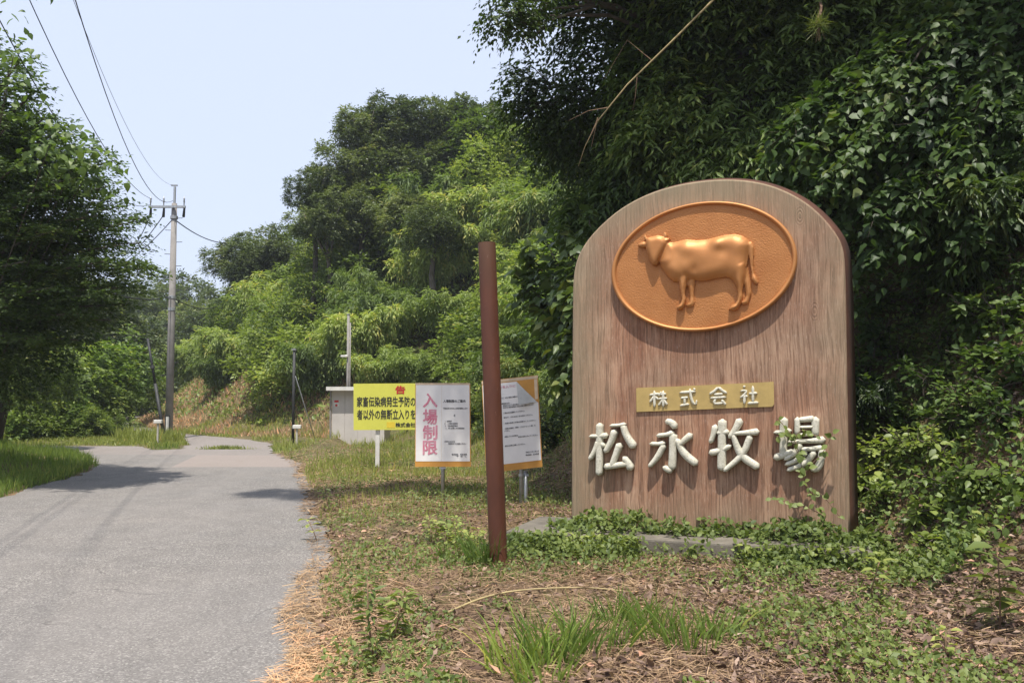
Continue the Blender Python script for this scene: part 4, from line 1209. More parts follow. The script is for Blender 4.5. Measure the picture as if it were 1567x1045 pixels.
# leaf carpet over the bank soil
def scatter_xy(g, n, x0, x1, y0, y1, pw):
    t = g.random(n)
    y = (y0 ** (1 - pw) + t * (y1 ** (1 - pw) - y0 ** (1 - pw))) ** (1 / (1 - pw))
    return g.uniform(x0, x1, n), y
x_, y_ = scatter_xy(g, 150000, -26, 9, 5.5, 52, 1.2)
d_ = toe_d(x_, y_); rd = road_sd(x_, y_)
keep = (d_ > .5 + fbm(x_, y_, .9) * 1.2) & (d_ < 9) & (rd > .8)
keep &= (fbm(x_, y_, 1.3) > .62 - .17 * sstep(6.6, 8.2, y_) - .5 * sstep(8.2, 9.4, y_))
x_, y_ = x_[keep], y_[keep]
z_ = terrain(x_, y_) + g.uniform(.01, .28, len(x_)) * np.minimum(1, .35 + y_ / 25)
n_ = len(x_)
D_ = sphere_dirs(g, n_, -.15); N_ = np.array([-.55, -.5, .9]) + g.normal(0, .35, (n_, 3))
me = leaves('undergrowth', np.stack([x_, y_, z_], 1), D_, N_, g.uniform(.05, .11, n_) * np.clip(y_ / 12, .8, 2.2), 'oval', g, np.clip(.35 + .5 * (fbm(x_, y_, .5) - .5) + g.normal(0, .2, n_), 0, .95), 1.3)
tag(link('undergrowth', me, M['leaf_shrub']), 'low leafy undergrowth covering the soil of the bank', 'undergrowth', kind='stuff')

# ------------------------------------------------------------------ tall shade trees over the sign
def lobe_tree(name, label, lobes, base, mat, seed, per, L, n, size, kind='oval', droop=.5, spread=55, hang=.1, up=.2, flat=1.0, trunk_r=.16, tintlo=.15, tinthi=.75, width=1.15):
    """tree whose crown is a set of leaf lobes at given points, each carried by a limb"""
    g = np.random.default_rng(seed)
    C = np.array([l[:3] for l in lobes], float); Rr = np.array([l[3] for l in lobes], float)
    base = np.array(base, float)
    root = empty(name, base); tag(root, label, 'tree')
    cc = C.mean(0)
    A = []; tl = []
    for c, r_ in zip(C, Rr):
        m_ = int(per * r_ * r_)
        a_ = lobe_sprays(g, c[None], np.array([r_]), m_, L, n, size, spread, droop, flat, up, cc, hang)
        A.append(a_); tl.append(np.clip(g.uniform(tintlo, tinthi) + g.normal(0, .17, len(a_[0])), 0, .96))
    P, D, N, S = cat(*A)
    link('crown', leaves('crown', P - base, D, N, S, kind, g, np.concatenate(tl), width), M[mat], root)
    mb = MB(); ctr = cc - base
    fork = ctr * np.array([.45, .45, .5])
    mb.tube([(0, 0, -.4), fork * .5 + np.array([.1, 0, 0]), fork, ctr * .95], [trunk_r * 1.2, trunk_r, trunk_r * .9, trunk_r * .4], 9)
    for c, r_ in zip(C, Rr):
        e = c - base
        s = fork + (ctr * .95 - fork) * g.uniform(0, .7)
        mb.tube([s, s * .5 + e * .5 + np.array([0, 0, .25]), e], [trunk_r * .42, trunk_r * .25, trunk_r * .08], 6)
        for _ in range(5):
            w = e + nrm(g.normal(0, 1, 3)) * r_ * .8
            mb.tube([e + (s - e) * .15, w], [trunk_r * .10, .006], 4)
    mb.build('trunk', M['bark'], root, True)
    return root
def L_(px_, py_, Y, r_): return tuple(at_y(px_, py_, Y)) + (r_,)
lobes = [L_(920, 130, 12.5, .9), (*at_y(960, 60, 12.5), 1.1), L_(870, 190, 13, .7), L_(835, 150, 12.5, .45), L_(915, 30, 12, .9), L_(805, 120, 12.2, .26), L_(790, 160, 12.4, .22),
         L_(980, 150, 13, 1.0), L_(1040, 80, 12.5, 1.1), L_(920, 230, 13.5, .7), L_(1000, -70, 12, 1.3), L_(900, -130, 12, 1.2), L_(1100, -40, 12, 1.2)]
bx, by = 4.6, 16.0
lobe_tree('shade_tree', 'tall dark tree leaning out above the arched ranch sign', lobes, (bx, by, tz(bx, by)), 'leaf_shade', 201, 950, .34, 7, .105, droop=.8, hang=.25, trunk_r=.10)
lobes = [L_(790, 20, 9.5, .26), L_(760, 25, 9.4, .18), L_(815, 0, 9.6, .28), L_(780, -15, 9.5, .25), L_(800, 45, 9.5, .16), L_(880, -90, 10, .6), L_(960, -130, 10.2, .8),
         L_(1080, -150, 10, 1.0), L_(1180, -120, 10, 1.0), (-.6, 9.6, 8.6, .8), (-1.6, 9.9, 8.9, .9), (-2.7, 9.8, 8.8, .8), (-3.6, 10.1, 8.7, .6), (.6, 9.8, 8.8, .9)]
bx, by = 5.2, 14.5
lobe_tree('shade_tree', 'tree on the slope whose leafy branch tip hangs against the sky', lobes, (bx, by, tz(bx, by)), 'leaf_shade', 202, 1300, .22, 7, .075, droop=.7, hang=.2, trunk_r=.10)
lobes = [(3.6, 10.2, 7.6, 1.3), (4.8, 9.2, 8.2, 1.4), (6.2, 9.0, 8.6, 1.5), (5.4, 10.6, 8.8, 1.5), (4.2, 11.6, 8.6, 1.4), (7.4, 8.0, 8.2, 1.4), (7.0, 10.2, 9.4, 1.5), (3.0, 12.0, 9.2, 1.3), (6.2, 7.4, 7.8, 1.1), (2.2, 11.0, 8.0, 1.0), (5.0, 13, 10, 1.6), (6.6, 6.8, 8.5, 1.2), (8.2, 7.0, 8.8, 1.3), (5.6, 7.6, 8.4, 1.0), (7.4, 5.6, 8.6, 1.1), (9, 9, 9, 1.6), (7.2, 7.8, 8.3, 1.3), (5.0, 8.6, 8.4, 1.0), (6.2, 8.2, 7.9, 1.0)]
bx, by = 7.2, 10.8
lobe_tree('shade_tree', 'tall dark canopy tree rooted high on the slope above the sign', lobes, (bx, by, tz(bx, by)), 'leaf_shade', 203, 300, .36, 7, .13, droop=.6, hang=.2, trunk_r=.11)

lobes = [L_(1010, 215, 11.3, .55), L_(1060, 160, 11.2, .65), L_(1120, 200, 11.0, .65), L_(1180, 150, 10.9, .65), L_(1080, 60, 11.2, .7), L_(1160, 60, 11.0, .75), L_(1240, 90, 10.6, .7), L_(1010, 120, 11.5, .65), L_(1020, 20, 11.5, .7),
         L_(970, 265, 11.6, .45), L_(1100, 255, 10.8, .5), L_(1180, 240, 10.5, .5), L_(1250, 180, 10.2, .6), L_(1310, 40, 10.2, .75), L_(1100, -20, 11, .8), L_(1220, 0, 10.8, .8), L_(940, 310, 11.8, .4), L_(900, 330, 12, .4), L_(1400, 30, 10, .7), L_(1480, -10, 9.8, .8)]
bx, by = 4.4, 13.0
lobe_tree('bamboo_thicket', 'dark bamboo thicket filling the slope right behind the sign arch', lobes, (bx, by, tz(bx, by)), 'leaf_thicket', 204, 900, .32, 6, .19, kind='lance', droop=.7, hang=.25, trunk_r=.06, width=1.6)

# broad-leaved branch reaching out over the sign from the right
def branchy(name, label, cat_, paths, base, mat, seed, size, kind, per_m, L, n, droop, hang, spread=60, tint=(.2, .9), r0=.02, width=1.0, flat=.8):
    g = np.random.default_rng(seed); base = np.array(base, float)
    root = empty(name, base); tag(root, label, cat_)
    mb = MB(); A = []; tl = []
    for pth in paths:
        pth = [np.array(p, float) for p in pth]
        Q = smooth_closed(pth, 2); Q = np.array(Q)
        seg = np.linalg.norm(np.diff(Q, axis=0), axis=1); cum = np.concatenate([[0], np.cumsum(seg)])
        k_ = max(3, int(cum[-1] * per_m)); tt = g.uniform(.12, 1, k_) * cum[-1]
        O = np.stack([np.interp(tt, cum, Q[:, i]) for i in range(3)], 1)
        tg = nrm(Q[-1] - Q[0])
        dd = nrm(tg * .7 + g.normal(0, .75, (k_, 3)))
        a_ = sprays(g, O, dd, L * g.uniform(.5, 1.3, k_), n, size, spread, droop, flat, hang)
        A.append(a_); tl.append(np.clip(g.uniform(*tint) + g.normal(0, .15, len(a_[0])), 0, .97))
        mb.tube([q_ - base for q_ in Q[::2]], list(np.linspace(r0, .005, len(Q[::2]))), 5)
        for o_, d__ in list(zip(O, dd))[::3]:
            mb.tube([o_ - base, o_ - base + d__ * L * .8 - np.array([0, 0, droop * L * .4])], [.004, .002], 3)
    P, D, N, S = cat(*A)
    link('foliage', leaves('foliage', P - base, D, N, S, kind, g, np.concatenate(tl), width), M[mat], root)
    mb.build('stem', M['bark'], root, True)
    return root
B0 = np.array([6.3, 9.4, tz(6.3, 9.4)])
paths = []
gg = np.random.default_rng(77)
for (px_, py_, Y) in [(1200, 205, 8.9), (1230, 240, 8.7), (1270, 170, 9.0), (1250, 290, 8.6), (1300, 250, 8.4), (1350, 130, 8.8), (1340, 330, 8.4), (1400, 200, 8.3), (1430, 110, 8.6), (1400, 330, 8.2),
                      (1470, 250, 8.1), (1500, 60, 8.6), (1540, 160, 8.2), (1560, 260, 8.0), (1330, 390, 8.5), (1480, 350, 8.1), (1290, 330, 8.8), (1560, 20, 8.5), (1210, 260, 9.2), (1180, 230, 9.2), (1450, 180, 8.6), (1520, 300, 8.3), (1370, 270, 8.6)]:
    e = at_y(px_, py_, Y); s = B0 + np.array([gg.uniform(-.3, .4), gg.uniform(-.4, .4), 1.0 + gg.uniform(0, .6)])
    mid = s * .45 + e * .55 + np.array([0, 0, .75])
    paths.append([s, mid, e + (e - mid) * .05])
branchy('overhanging_shrub', 'broad heart-leaved shrub arching from the slope over the sign shoulder', 'shrub', paths, B0, 'leaf_thicket', 301, .125, 'heart', 40, .32, 5, .7, .35, 60, (.1, .8), .03)

paths = []
b0 = np.array([1.55, 11.4, tz(1.55, 11.4)])
for (px_, py_, Y) in [(795, 420, 12.2), (805, 380, 12.2), (830, 360, 11.6), (860, 350, 11.2), (812, 460, 12.0), (840, 420, 11.2), (870, 400, 10.7), (850, 490, 11.4), (865, 460, 10.6), (845, 550, 11.6), (870, 520, 10.5), (890, 440, 10.4), (895, 380, 10.6), (872, 580, 10.5), (900, 330, 11), (880, 540, 10.3), (860, 430, 10.9)]:
    e = at_y(px_, py_, Y)
    paths.append([b0 + gg.normal(0, .1, 3) * np.array([1, 1, .3]), b0 * .4 + e * .6 + np.array([0, 0, .35]), e])
branchy('vine_mound', 'dark mound of large hanging heart leaves beside the sign edge', 'vine', paths, b0, 'leaf_shade', 302, .175, 'heart', 28, .30, 4, .8, .5, 55, (.3, .95), .02)

# slope plants to the right of the sign, large single leaves
SL = [(1345, 520, 9.0, .5), (1400, 470, 8.8, .5), (1470, 430, 8.6, .55), (1540, 480, 8.0, .5), (1350, 620, 8.4, .45), (1420, 590, 8.2, .45), (1500, 560, 7.9, .4), (1340, 700, 8.0, .35), (1395, 680, 7.8, .35), (1460, 650, 7.5, .35),
      (1540, 640, 7.2, .32), (1440, 745, 6.7, .32), (1500, 735, 6.5, .30), (1550, 740, 6.4, .26), (1350, 760, 7.5, .28), (1400, 790, 6.9, .24), (1330, 830, 7.0, .22), (1420, 830, 6.4, .18),
      (1330, 470, 9.6, .5), (1380, 540, 9.0, .5), (1440, 520, 8.7, .5), (1500, 490, 8.5, .5), (1555, 420, 8.4, .5), (1320, 570, 9.0, .45), (1380, 640, 8.3, .4), (1450, 690, 7.4, .3), (1520, 600, 7.8, .4), (1560, 560, 7.6, .4), (1325, 660, 8.4, .35), (1480, 620, 7.9, .38), (1310, 740, 7.9, .3)]
for i, (px_, py_, Y, h) in enumerate(SL):
    b0 = hit(px_, py_, .55 * h)
    gq = np.random.default_rng(400 + i)
    pths = [[b0, b0 + np.array([gq.uniform(-.1, .1), gq.uniform(-.1, .1), h * .6]), b0 + np.array([gq.uniform(-1, 1) * h * .8, gq.uniform(-1, .5) * h * .8, h * gq.uniform(.6, 1.1)])] for _ in range(7)]
    zone_ = ('close against the right edge of the sign' if px_ < 1360 else ('beside the pale sapling' if py_ > 690 else 'on the shaded slope below the overhanging shrub'))
    branchy('slope_plant', f"{'large-leaved' if i % 3 == 0 else 'small-leaved'} low plant rooted {zone_}", 'plant', pths, b0, 'leaf_thicket' if py_ < 660 else 'leaf_shrub', 500 + i, .085 + .03 * (i % 3 == 0), 'ovate', 16, .16, 4, .4, .15, 55, (.1, .7), .006, 1.25)
    col.objects[-1].parent['group'] = 'low plants on the slope right of the sign' if col.objects[-1].parent else None

# the single tall sapling at the far right and the nettle-like ones
def sapling(px_, py_, Y, h, nl, size, label, seed, tint=(.7, .95), mat='leaf_weed', kind='ovate', group=None, name='sapling', lean=(0, 0), wd=1.3, whorl=3):
    gq = np.random.default_rng(seed)
    b0 = hit(px_, py_) if Y == 0 else at_y(px_, py_, Y)
    b0[2] = tz(b0[0], b0[1])
    root = empty(name, b0); tag(root, label, 'plant', group)
    mb = MB(); P, D, N, S = [], [], [], []
    st = 3
    tip = np.array([lean[0], lean[1], h])
    mb.tube([(0, 0, -.03), tip * .5 + gq.normal(0, .02, 3) * h, tip], [.006, .005, .003], 5)
    for k in range(nl):
        t = (k + 2) / (nl + 1); an0 = gq.uniform(0, 6.28)
        for w in range(whorl):
            an = an0 + 2 * math.pi * w / whorl
            d = np.array([math.cos(an), math.sin(an), gq.uniform(-.15, .35)])
            P.append(tip * t + d * .02); D.append(d); N.append(np.array([0, 0, 1.]) + gq.normal(0, .3, 3) - .2 * d); S.append(size * gq.uniform(.7, 1.15) * (1.1 - .4 * abs(t - .6)))
    P, D, N, S = map(np.array, (P, D, N, S))
    link('foliage', leaves('foliage', P, D, N, S, kind, gq, np.clip(gq.uniform(*tint, len(P)), 0, .97), wd), M[mat], root)
    mb.build('stem', M['twig'] if mat != 'grass' else M['grass'], root, True)
    return root
sapling(1530, 960, 5.1, .50, 7, .15, 'young sapling with pale broad leaves at the foot of the slope', 601)
sapling(1325, 905, 5.9, .28, 4, .11, 'seedling with toothed leaves in brown litter below the sign', 602, (.5, .8), lean=(.1, 0))
sapling(1450, 1045, 4.6, .16, 3, .07, 'tiny bright seedling in the brown leaf litter', 603)
sapling(575, 1000, 4.75, .48, 22, .085, 'tall thin weed with narrow leaves beside the asphalt edge', 604, (.2, .7), kind='lance', wd=1.8, lean=(-.06, .05), whorl=4, name='tall_weed')
sapling(600, 960, 5.2, .30, 16, .085, 'shorter narrow-leaved weed behind the tall thin one', 605, (.2, .6), kind='lance', wd=1.8, lean=(.06, .05), whorl=4, name='tall_weed')
sapling(488, 832, 8.9, .25, 3, .11, 'bright seedling sprouting over the cracked asphalt edge', 606, (.7, .95), lean=(-.12, 0))
sapling(520, 770, 11.2, .4, 9, .07, 'bushy weed on the verge by the road edge', 607, (.1, .5), kind='lance', wd=2, whorl=5)
sapling(505, 775, 11.0, .35, 9, .07, 'weed with narrow leaves leaning to the road', 608, (.1, .5), kind='lance', wd=2, whorl=5, lean=(-.1, 0))

gw = np.random.default_rng(640)
for i in range(12):
    sapling(gw.uniform(645, 738), gw.uniform(815, 862), 0, gw.uniform(.12, .22), 4, gw.uniform(.06, .085), 'bright leafy low weed in the patch beside the steel post', 641 + i, (.6, .95), group='bright weeds beside the steel post', name='leafy_weed', lean=(gw.uniform(-.05, .05), gw.uniform(-.05, .05)), whorl=5)

# creeper climbing the right end of the sign over the last character
def on_sign(px_, py_, off):
    s_, z_ = on_plane(px_, py_, off); return np.array([SC[0], SC[1], 0]) + T_ * s_ + np.array([0, 0, z_]) + NV * off
cr = [[(1262, 790), (1245, 760), (1228, 730), (1225, 700), (1215, 670), (1190, 640)], [(1228, 730), (1240, 712), (1262, 690), (1275, 660)], [(1225, 700), (1205, 665), (1188, 668)], [(1215, 670), (1228, 655), (1250, 668)],
      [(1262, 790), (1230, 772), (1195, 765), (1180, 762)], [(1285, 790), (1262, 760), (1240, 745)]]
b0 = on_sign(1275, 800, .10); b0[2] = SZ0
gq = np.random.default_rng(88)
root = empty('creeper', b0); tag(root, 'green creeper climbing over the last raised letter of the sign', 'vine')
mb = MB(); P, D, N, S = [], [], [], []
for pth in cr:
    Q = [on_sign(a_, b_, .105 + .02 * gq.random()) for a_, b_ in pth]
    Q = smooth_closed(Q, 1)
    mb.tube([q_ - b0 for q_ in Q], .0035, 4)
    for i in range(len(Q) - 1):
        for _ in range(2):
            t = gq.random(); p = Q[i] * (1 - t) + Q[i + 1] * t
            d = T_ * gq.uniform(-1, 1) + np.array([0, 0, gq.uniform(-1, .5)]) + NV * .2
            P.append(p - b0 + NV * gq.uniform(.0, .05)); D.append(d); N.append(NV + np.array([0, 0, .7]) + gq.normal(0, .3, 3)); S.append(gq.uniform(.04, .075))
P, D, N, S = map(np.array, (P, D, N, S))
link('foliage', leaves('foliage', P, D, N, S, 'ovate', gq, gq.uniform(.2, .8, len(P)), 1.5), M['leaf_weed'], root)
mb.build('stem', M['twig'], root)

# low creepers over the plinth and the sign foot
P = []; 
gq = np.random.default_rng(89)
def carpet(name, label, n, fx, mat, size, kind, seed, zr, tint=(.1, .8), wd=1.3, cat_='ground cover'):
    gq = np.random.default_rng(seed)
    x_, y_, z_, dens = fx(gq, n)
    P = np.stack([x_, y_, z_ + zr[0] + (zr[1] - zr[0]) * gq.random(len(x_)) * dens], 1)
    D = sphere_dirs(gq, len(x_), .15); N = UP + gq.normal(0, .42, (len(x_), 3)) + np.array([0, -.25, 0])
    me = leaves(name, P, D, N, gq.uniform(*size, len(x_)), kind, gq, np.clip(gq.uniform(*tint, len(x_)) + .4 * (fbm(x_, y_, 1.1) - .5), 0, .96), wd)
    return tag(link(name, me, M[mat]), label, cat_, kind='stuff')
def fx_sign(gq, n):
    # strip in front of the panel, on and before the plinth
    s_ = gq.uniform(-1.55, 2.1, n); o_ = np.abs(gq.normal(0, .33, n)) + .02
    c = SC[:2] + T_[:2] * s_[:, None] + NV[:2] * o_[:, None]
    nn = fbm(c[:, 0], c[:, 1], 1.9)
    bare = (s_ > -.62) & (s_ < .35) & (o_ > .34)
    nn = nn + .10 * (s_ < -.55)
    k_ = (nn > .42) & ~(bare & (nn < .72))
    c, nn, o_, s_ = c[k_], nn[k_], o_[k_], s_[k_]
    z_ = np.where((o_ < .58) & (s_ < 1.33), SZ0, terrain(c[:, 0], c[:, 1]))
    return c[:, 0], c[:, 1], z_, np.clip((nn - .42) * 5, .2, 1)
carpet('foot_creeper', 'low leafy creeper spreading over the concrete plinth of the sign', 4600, fx_sign, 'leaf_weed', (.03, .07), 'ovate', 90, (.0, .17), (.05, .75), 1.4)
def fx_front(gq, n):
    s_ = gq.uniform(-1.7, 2.2, n); o_ = .55 + np.abs(gq.normal(0, .30, n))
    c = SC[:2] + T_[:2] * s_[:, None] + NV[:2] * o_[:, None]
    nn = fbm(c[:, 0] + 9, c[:, 1], 1.7); nn = nn + .10 * (s_ < -.6); k_ = nn > .47 + .25 * (np.abs(s_ + .15) < .45)
    c, nn = c[k_], nn[k_]
    return c[:, 0], c[:, 1], terrain(c[:, 0], c[:, 1]), np.clip((nn - .45) * 4.5, .2, 1)
carpet('trailing_creeper', 'green creeper patch trailing before the concrete plinth', 5200, fx_front, 'leaf_weed', (.03, .065), 'ovate', 91, (.0, .22), (.05, .8), 1.4)

def fx_face(gq, n):
    s_ = np.concatenate([gq.uniform(-1.62, -.55, n // 2), gq.uniform(.25, 1.4, n // 2)]); nn = vnoise(s_ * 3.1, s_ * 0 + 4)
    k_ = nn > .30; s_, nn = s_[k_], nn[k_]
    o_ = gq.uniform(.56, .68, len(s_))
    c = SC[:2] + T_[:2] * s_[:, None] + NV[:2] * o_[:, None]
    return c[:, 0], c[:, 1], gq.uniform(.03, .24, len(s_)), np.full(len(s_), .3)
carpet('plinth_creeper', 'creeper hanging down the front of the concrete plinth', 1500, fx_face, 'leaf_weed', (.035, .065), 'ovate', 96, (.0, .06), (.05, .75), 1.4)
def fx_slope(gq, n):
    x_, y_ = gq.uniform(2.9, 6.4, n), gq.uniform(6.2, 10.6, n)
    td = toe_d(x_, y_); nn = fbm(x_ + 2, y_ + 7, 1.5) + .06 * sstep(6.8, 8.6, y_)
    k_ = (td > .05) & (td < 3.6) & (nn > .47)
    x_, y_, nn = x_[k_], y_[k_], nn[k_]
    return x_, y_, terrain(x_, y_), np.clip((nn - .45) * 4.5, .2, 1)
carpet('slope_cover', 'low leafy cover on the shaded slope right of the sign', 11000, fx_slope, 'leaf_thicket', (.04, .085), 'ovate', 95, (.0, .26), (.1, .9), 1.35)

# ------------------------------------------------------------------ left roadside trees
def bough_tree(name, label, tips, base, mat, seed, size, n_side, fill, group=None):
    """tree of near-horizontal boughs: each bough carries flat side sprays of paired leaves"""
    g = np.random.default_rng(seed); base = np.array(base, float)
    root = empty(name, base); tag(root, label, 'tree', group)
    mb = MB(); A = []; tl = []
    ztop = max(t[2] for t in tips)
    mb.tube([(0, 0, -.4), (.1, 0, (ztop - base[2]) * .4), (0, .1, (ztop - base[2]) * .75), (0, 0, (ztop - base[2]))], [.22, .17, .11, .03], 9)
    for tp in tips:
        tp = np.array(tp, float)
        s = np.array([base[0], base[1], base[2] + (tp[2] - base[2]) * .8 - .1 + g.uniform(-.2, .2)])
        mid = s * .45 + tp * .55 + np.array([0, 0, .30])
        Q = np.array(smooth_closed([s, mid, tp], 2))
        seg = np.linalg.norm(np.diff(Q, axis=0), axis=1); cum = np.concatenate([[0], np.cumsum(seg)])
        mb.tube([q_ - base for q_ in Q], list(np.linspace(.05, .006, len(Q))), 5)
        m_ = int(n_side * cum[-1])
        u_ = g.uniform(.18, 1, m_) ** .8
        O = np.stack([np.interp(u_ * cum[-1], cum, Q[:, i]) for i in range(3)], 1)
        tg = nrm(tp - s); lat = nrm(np.cross(tg, UP))
        sd = np.where(g.random(m_) < .5, -1, 1)[:, None]
        ln = (.30 + .75 * np.sqrt(np.clip(1 - u_, .02, 1))) * g.uniform(.5, 1.1, m_)
        dd = nrm(tg * .75 + lat * sd * g.uniform(.2, 1.1, (m_, 1)) + np.stack([np.zeros(m_), np.zeros(m_), g.normal(.05, .16, m_)], 1))
        O = O + g.normal(0, .06, (m_, 3))
        a_ = sprays(g, O, dd, ln, 11, size, 58, .30, .75, .12)
        A.append(a_); tl.append(np.clip(g.uniform(.2, .7) + g.normal(0, .17, len(a_[0])), 0, .96))
    for (c0, c1, c2, r_) in fill:
        a_ = lobe_sprays(g, np.array([[c0, c1, c2]]), np.array([r_]), int(330 * r_ * r_), .34, 8, size * 1.2, 55, .25, 1.3, .1, None, .05)
        A.append(a_); tl.append(np.clip(g.uniform(.1, .5) + g.normal(0, .15, len(a_[0])), 0, .96))
    P, D, N, S = cat(*A)
    link('crown', leaves('crown', P - base, D, N, S, 'oval', g, np.concatenate(tl), 1.15), M[mat], root)
    mb.build('trunk', M['bark'], root, True)
    return root
bx, by = -10.4, 15.4
tips = [tuple(at_y(*t)) for t in [(55, 140, 13), (30, 95, 12.5), (95, 200, 13.5), (140, 225, 14), (178, 245, 14.4), (165, 285, 13.6), (190, 315, 14.6), (120, 270, 13), (205, 340, 14.2), (225, 335, 15), (150, 330, 13.3), (185, 375, 13.8), (215, 372, 14.8),
        (240, 412, 14.6), (205, 405, 13.8), (160, 400, 13.2), (225, 440, 15), (190, 440, 14), (150, 450, 13.2), (200, 465, 14.8), (170, 490, 14.2), (120, 480, 13.3), (90, 350, 12.8), (60, 300, 12.6), (40, 400, 12.8), (80, 440, 12.9), (30, 250, 12.5),
        (20, 180, 12.4), (0, 330, 12.5), (10, 470, 13), (60, 520, 13.4), (120, 520, 14), (-40, 130, 12.5), (-50, 260, 12.6), (-60, 420, 13), (70, 180, 13.5), (0, 550, 13.5), (140, 360, 14.2), (110, 420, 13.8), (-20, 60, 12.6)]]
fill = [L_(-10, 230, 14.5, 1.2), L_(60, 330, 15, 1.1), L_(20, 430, 15, 1.2), L_(110, 400, 15.5, .9), L_(-60, 330, 15, 1.5), L_(90, 500, 15.5, .9), L_(10, 530, 15, 1.0), L_(140, 320, 15.5, .6), L_(-80, 120, 14, 1.3), L_(60, 240, 15, .8), (-8.9, 13.8, 6.2, 1.0), (-8.3, 14.6, 5.5, .85), (-9.4, 13.0, 6.8, 1.1), (-8.2, 15.4, 5.0, .8), (-9.2, 15.6, 5.8, 1.0), (-9.3, 14.4, 4.4, .8)]
bough_tree('roadside_tree', 'big dark leafy tree with layered boughs overhanging the road opposite the sign', tips, (bx, by, tz(bx, by)), 'leaf_left', 211, .098, 24, fill)
# broad vine leaves draped on that tree
gq = np.random.default_rng(212)
vines = []
for (px_, py_, Y, n_) in [(75, 225, 12.4, 60), (120, 235, 12.8, 60), (100, 262, 12.8, 50), (140, 255, 13.1, 40), (150, 275, 13.2, 24), (60, 250, 12.3, 40), (10, 110, 11.6, 24), (25, 90, 11.6, 8), (20, 140, 11.6, 20), (55, 150, 11.9, 8), (170, 265, 13.6, 10), (30, 20, 11.6, 8), (5, 60, 11.5, 14)]:
    c = at_y(px_, py_, Y)
    vines.append(c + gq.normal(0, .20, (n_, 3)))
P = np.concatenate(vines); n_ = len(P)
b0 = np.array([-9.8, 14.8, tz(-9.8, 14.8)])
root = empty('climbing_vine', b0); tag(root, 'pale broad-leaved vine draped over the top of the roadside tree', 'vine')
link('foliage', leaves('foliage', P - b0, sphere_dirs(gq, n_, -.5), UP + np.array([.3, -.7, 0]) + gq.normal(0, .3, (n_, 3)), gq.uniform(.085, .15, n_), 'heart', gq, gq.uniform(.1, .7, n_)), M['leaf_kudzu'], root)
mb = MB()
for c in vines[:8]:
    m_ = c.mean(0) - b0; mb.tube([(0, 0, 0), m_ * .5 + np.array([-.3, .3, 0]), m_], [.018, .012, .005], 5)
mb.build('stem', M['bark'], root)
# bushes across the side road
for i, (px_, py_, Y, r_, s_, m_) in enumerate([(150, 575, 31, 1.35, 'kudzu', None), (188, 560, 33, 1.25, 'kudzu', None), (105, 590, 29.5, 1.2, 'kudzu', 'leaf_shrub'), (160, 622, 30.6, .95, 'shrub', None), (135, 650, 28.2, .65, 'shrub', 'leaf_left'), (112, 640, 28.4, .75, 'kudzu', None),
                                            (65, 600, 29, 1.2, 'shrub', 'leaf_left'), (25, 620, 28.2, 1.1, 'shrub', None), (70, 650, 27.6, .75, 'shrub', None), (172, 655, 29.4, .5, 'shrub', 'leaf_left'), (20, 660, 27.0, .7, 'kudzu', None), (200, 600, 34, 1.1, 'shrub', 'leaf_left'), (185, 595, 32, .7, 'kudzu', None)]):
    px_plant(px_, py_, Y, r_, s_, (('broad-leaved' if s_ == 'kudzu' else 'fine-leaved') + (' low' if r_ < .8 else ' tall') + ' green bush across the side road'), 'bush', 'roadside_bush', 'bushes across the side road', m_, i, .05, 800 + i, 1.0)
for i, (px_, py_, Y, r_) in enumerate([(100, 480, 40, 2.8), (40, 500, 39, 3.0), (170, 525, 41, 2.0), (-40, 480, 38, 3.0), (10, 560, 37, 2.2), (130, 565, 39, 1.8), (205, 545, 52, 2.2), (150, 600, 48, 2.0)]):
    px_plant(px_, py_, Y, r_, 'evergreen', 'dark tree in the wood behind the roadside bushes', 'tree', 'wood_tree', 'trees in the wood behind the bushes', None, i, .16, 850 + i, 1.1)
for i, (x_, y_, z_, r_) in enumerate([(-14.5, 19.5, 3.6, 2.2), (-16.5, 15, 5.0, 2.8), (-13.5, 23, 2.2, 1.3)]):
    plant('backing_tree', (x_ - .5, y_, tz(x_ - .5, y_)), (x_, y_, z_), r_, 'evergreen', 'dark tree standing behind the big roadside tree', 'tree', 'trees behind the big roadside tree', 'leaf_left', i, .16, 5, seed=870 + i)

# ------------------------------------------------------------------ fallen bamboo cane across the dark foliage
P = [at_y(1092, 0, 9.6), at_y(1030, 62, 9.8), at_y(960, 130, 10.0), at_y(915, 185, 10.2), at_y(895, 225, 10.3), at_y(885, 255, 10.4)]
b0 = P[0] + (P[0] - P[1]) * .8
cane = empty('dead_cane', b0); tag(cane, 'bare tan bamboo cane slanting across the dark foliage', 'cane')
mb = MB(); mb.tube([q_ - b0 for q_ in [b0] + P], [.016, .014, .012, .010, .008, .005, .003], 6); mb.build('stem', M['cane'], cane, True)
for j, (a_, b_, c_) in enumerate([((1000, 95), (960, 62), (925, 120)), ((975, 118), (972, 150), (968, 170)), ((930, 165), (900, 170), (870, 185)), ((905, 205), (915, 180), (905, 225))]):
    mb = MB(); mb.tube([at_y(*a_, 9.9) - b0, at_y(*b_, 9.95) - b0, at_y(*c_, 10.05) - b0], [.006, .004, .002], 4); mb.build('side_twig', M['twig'], cane)

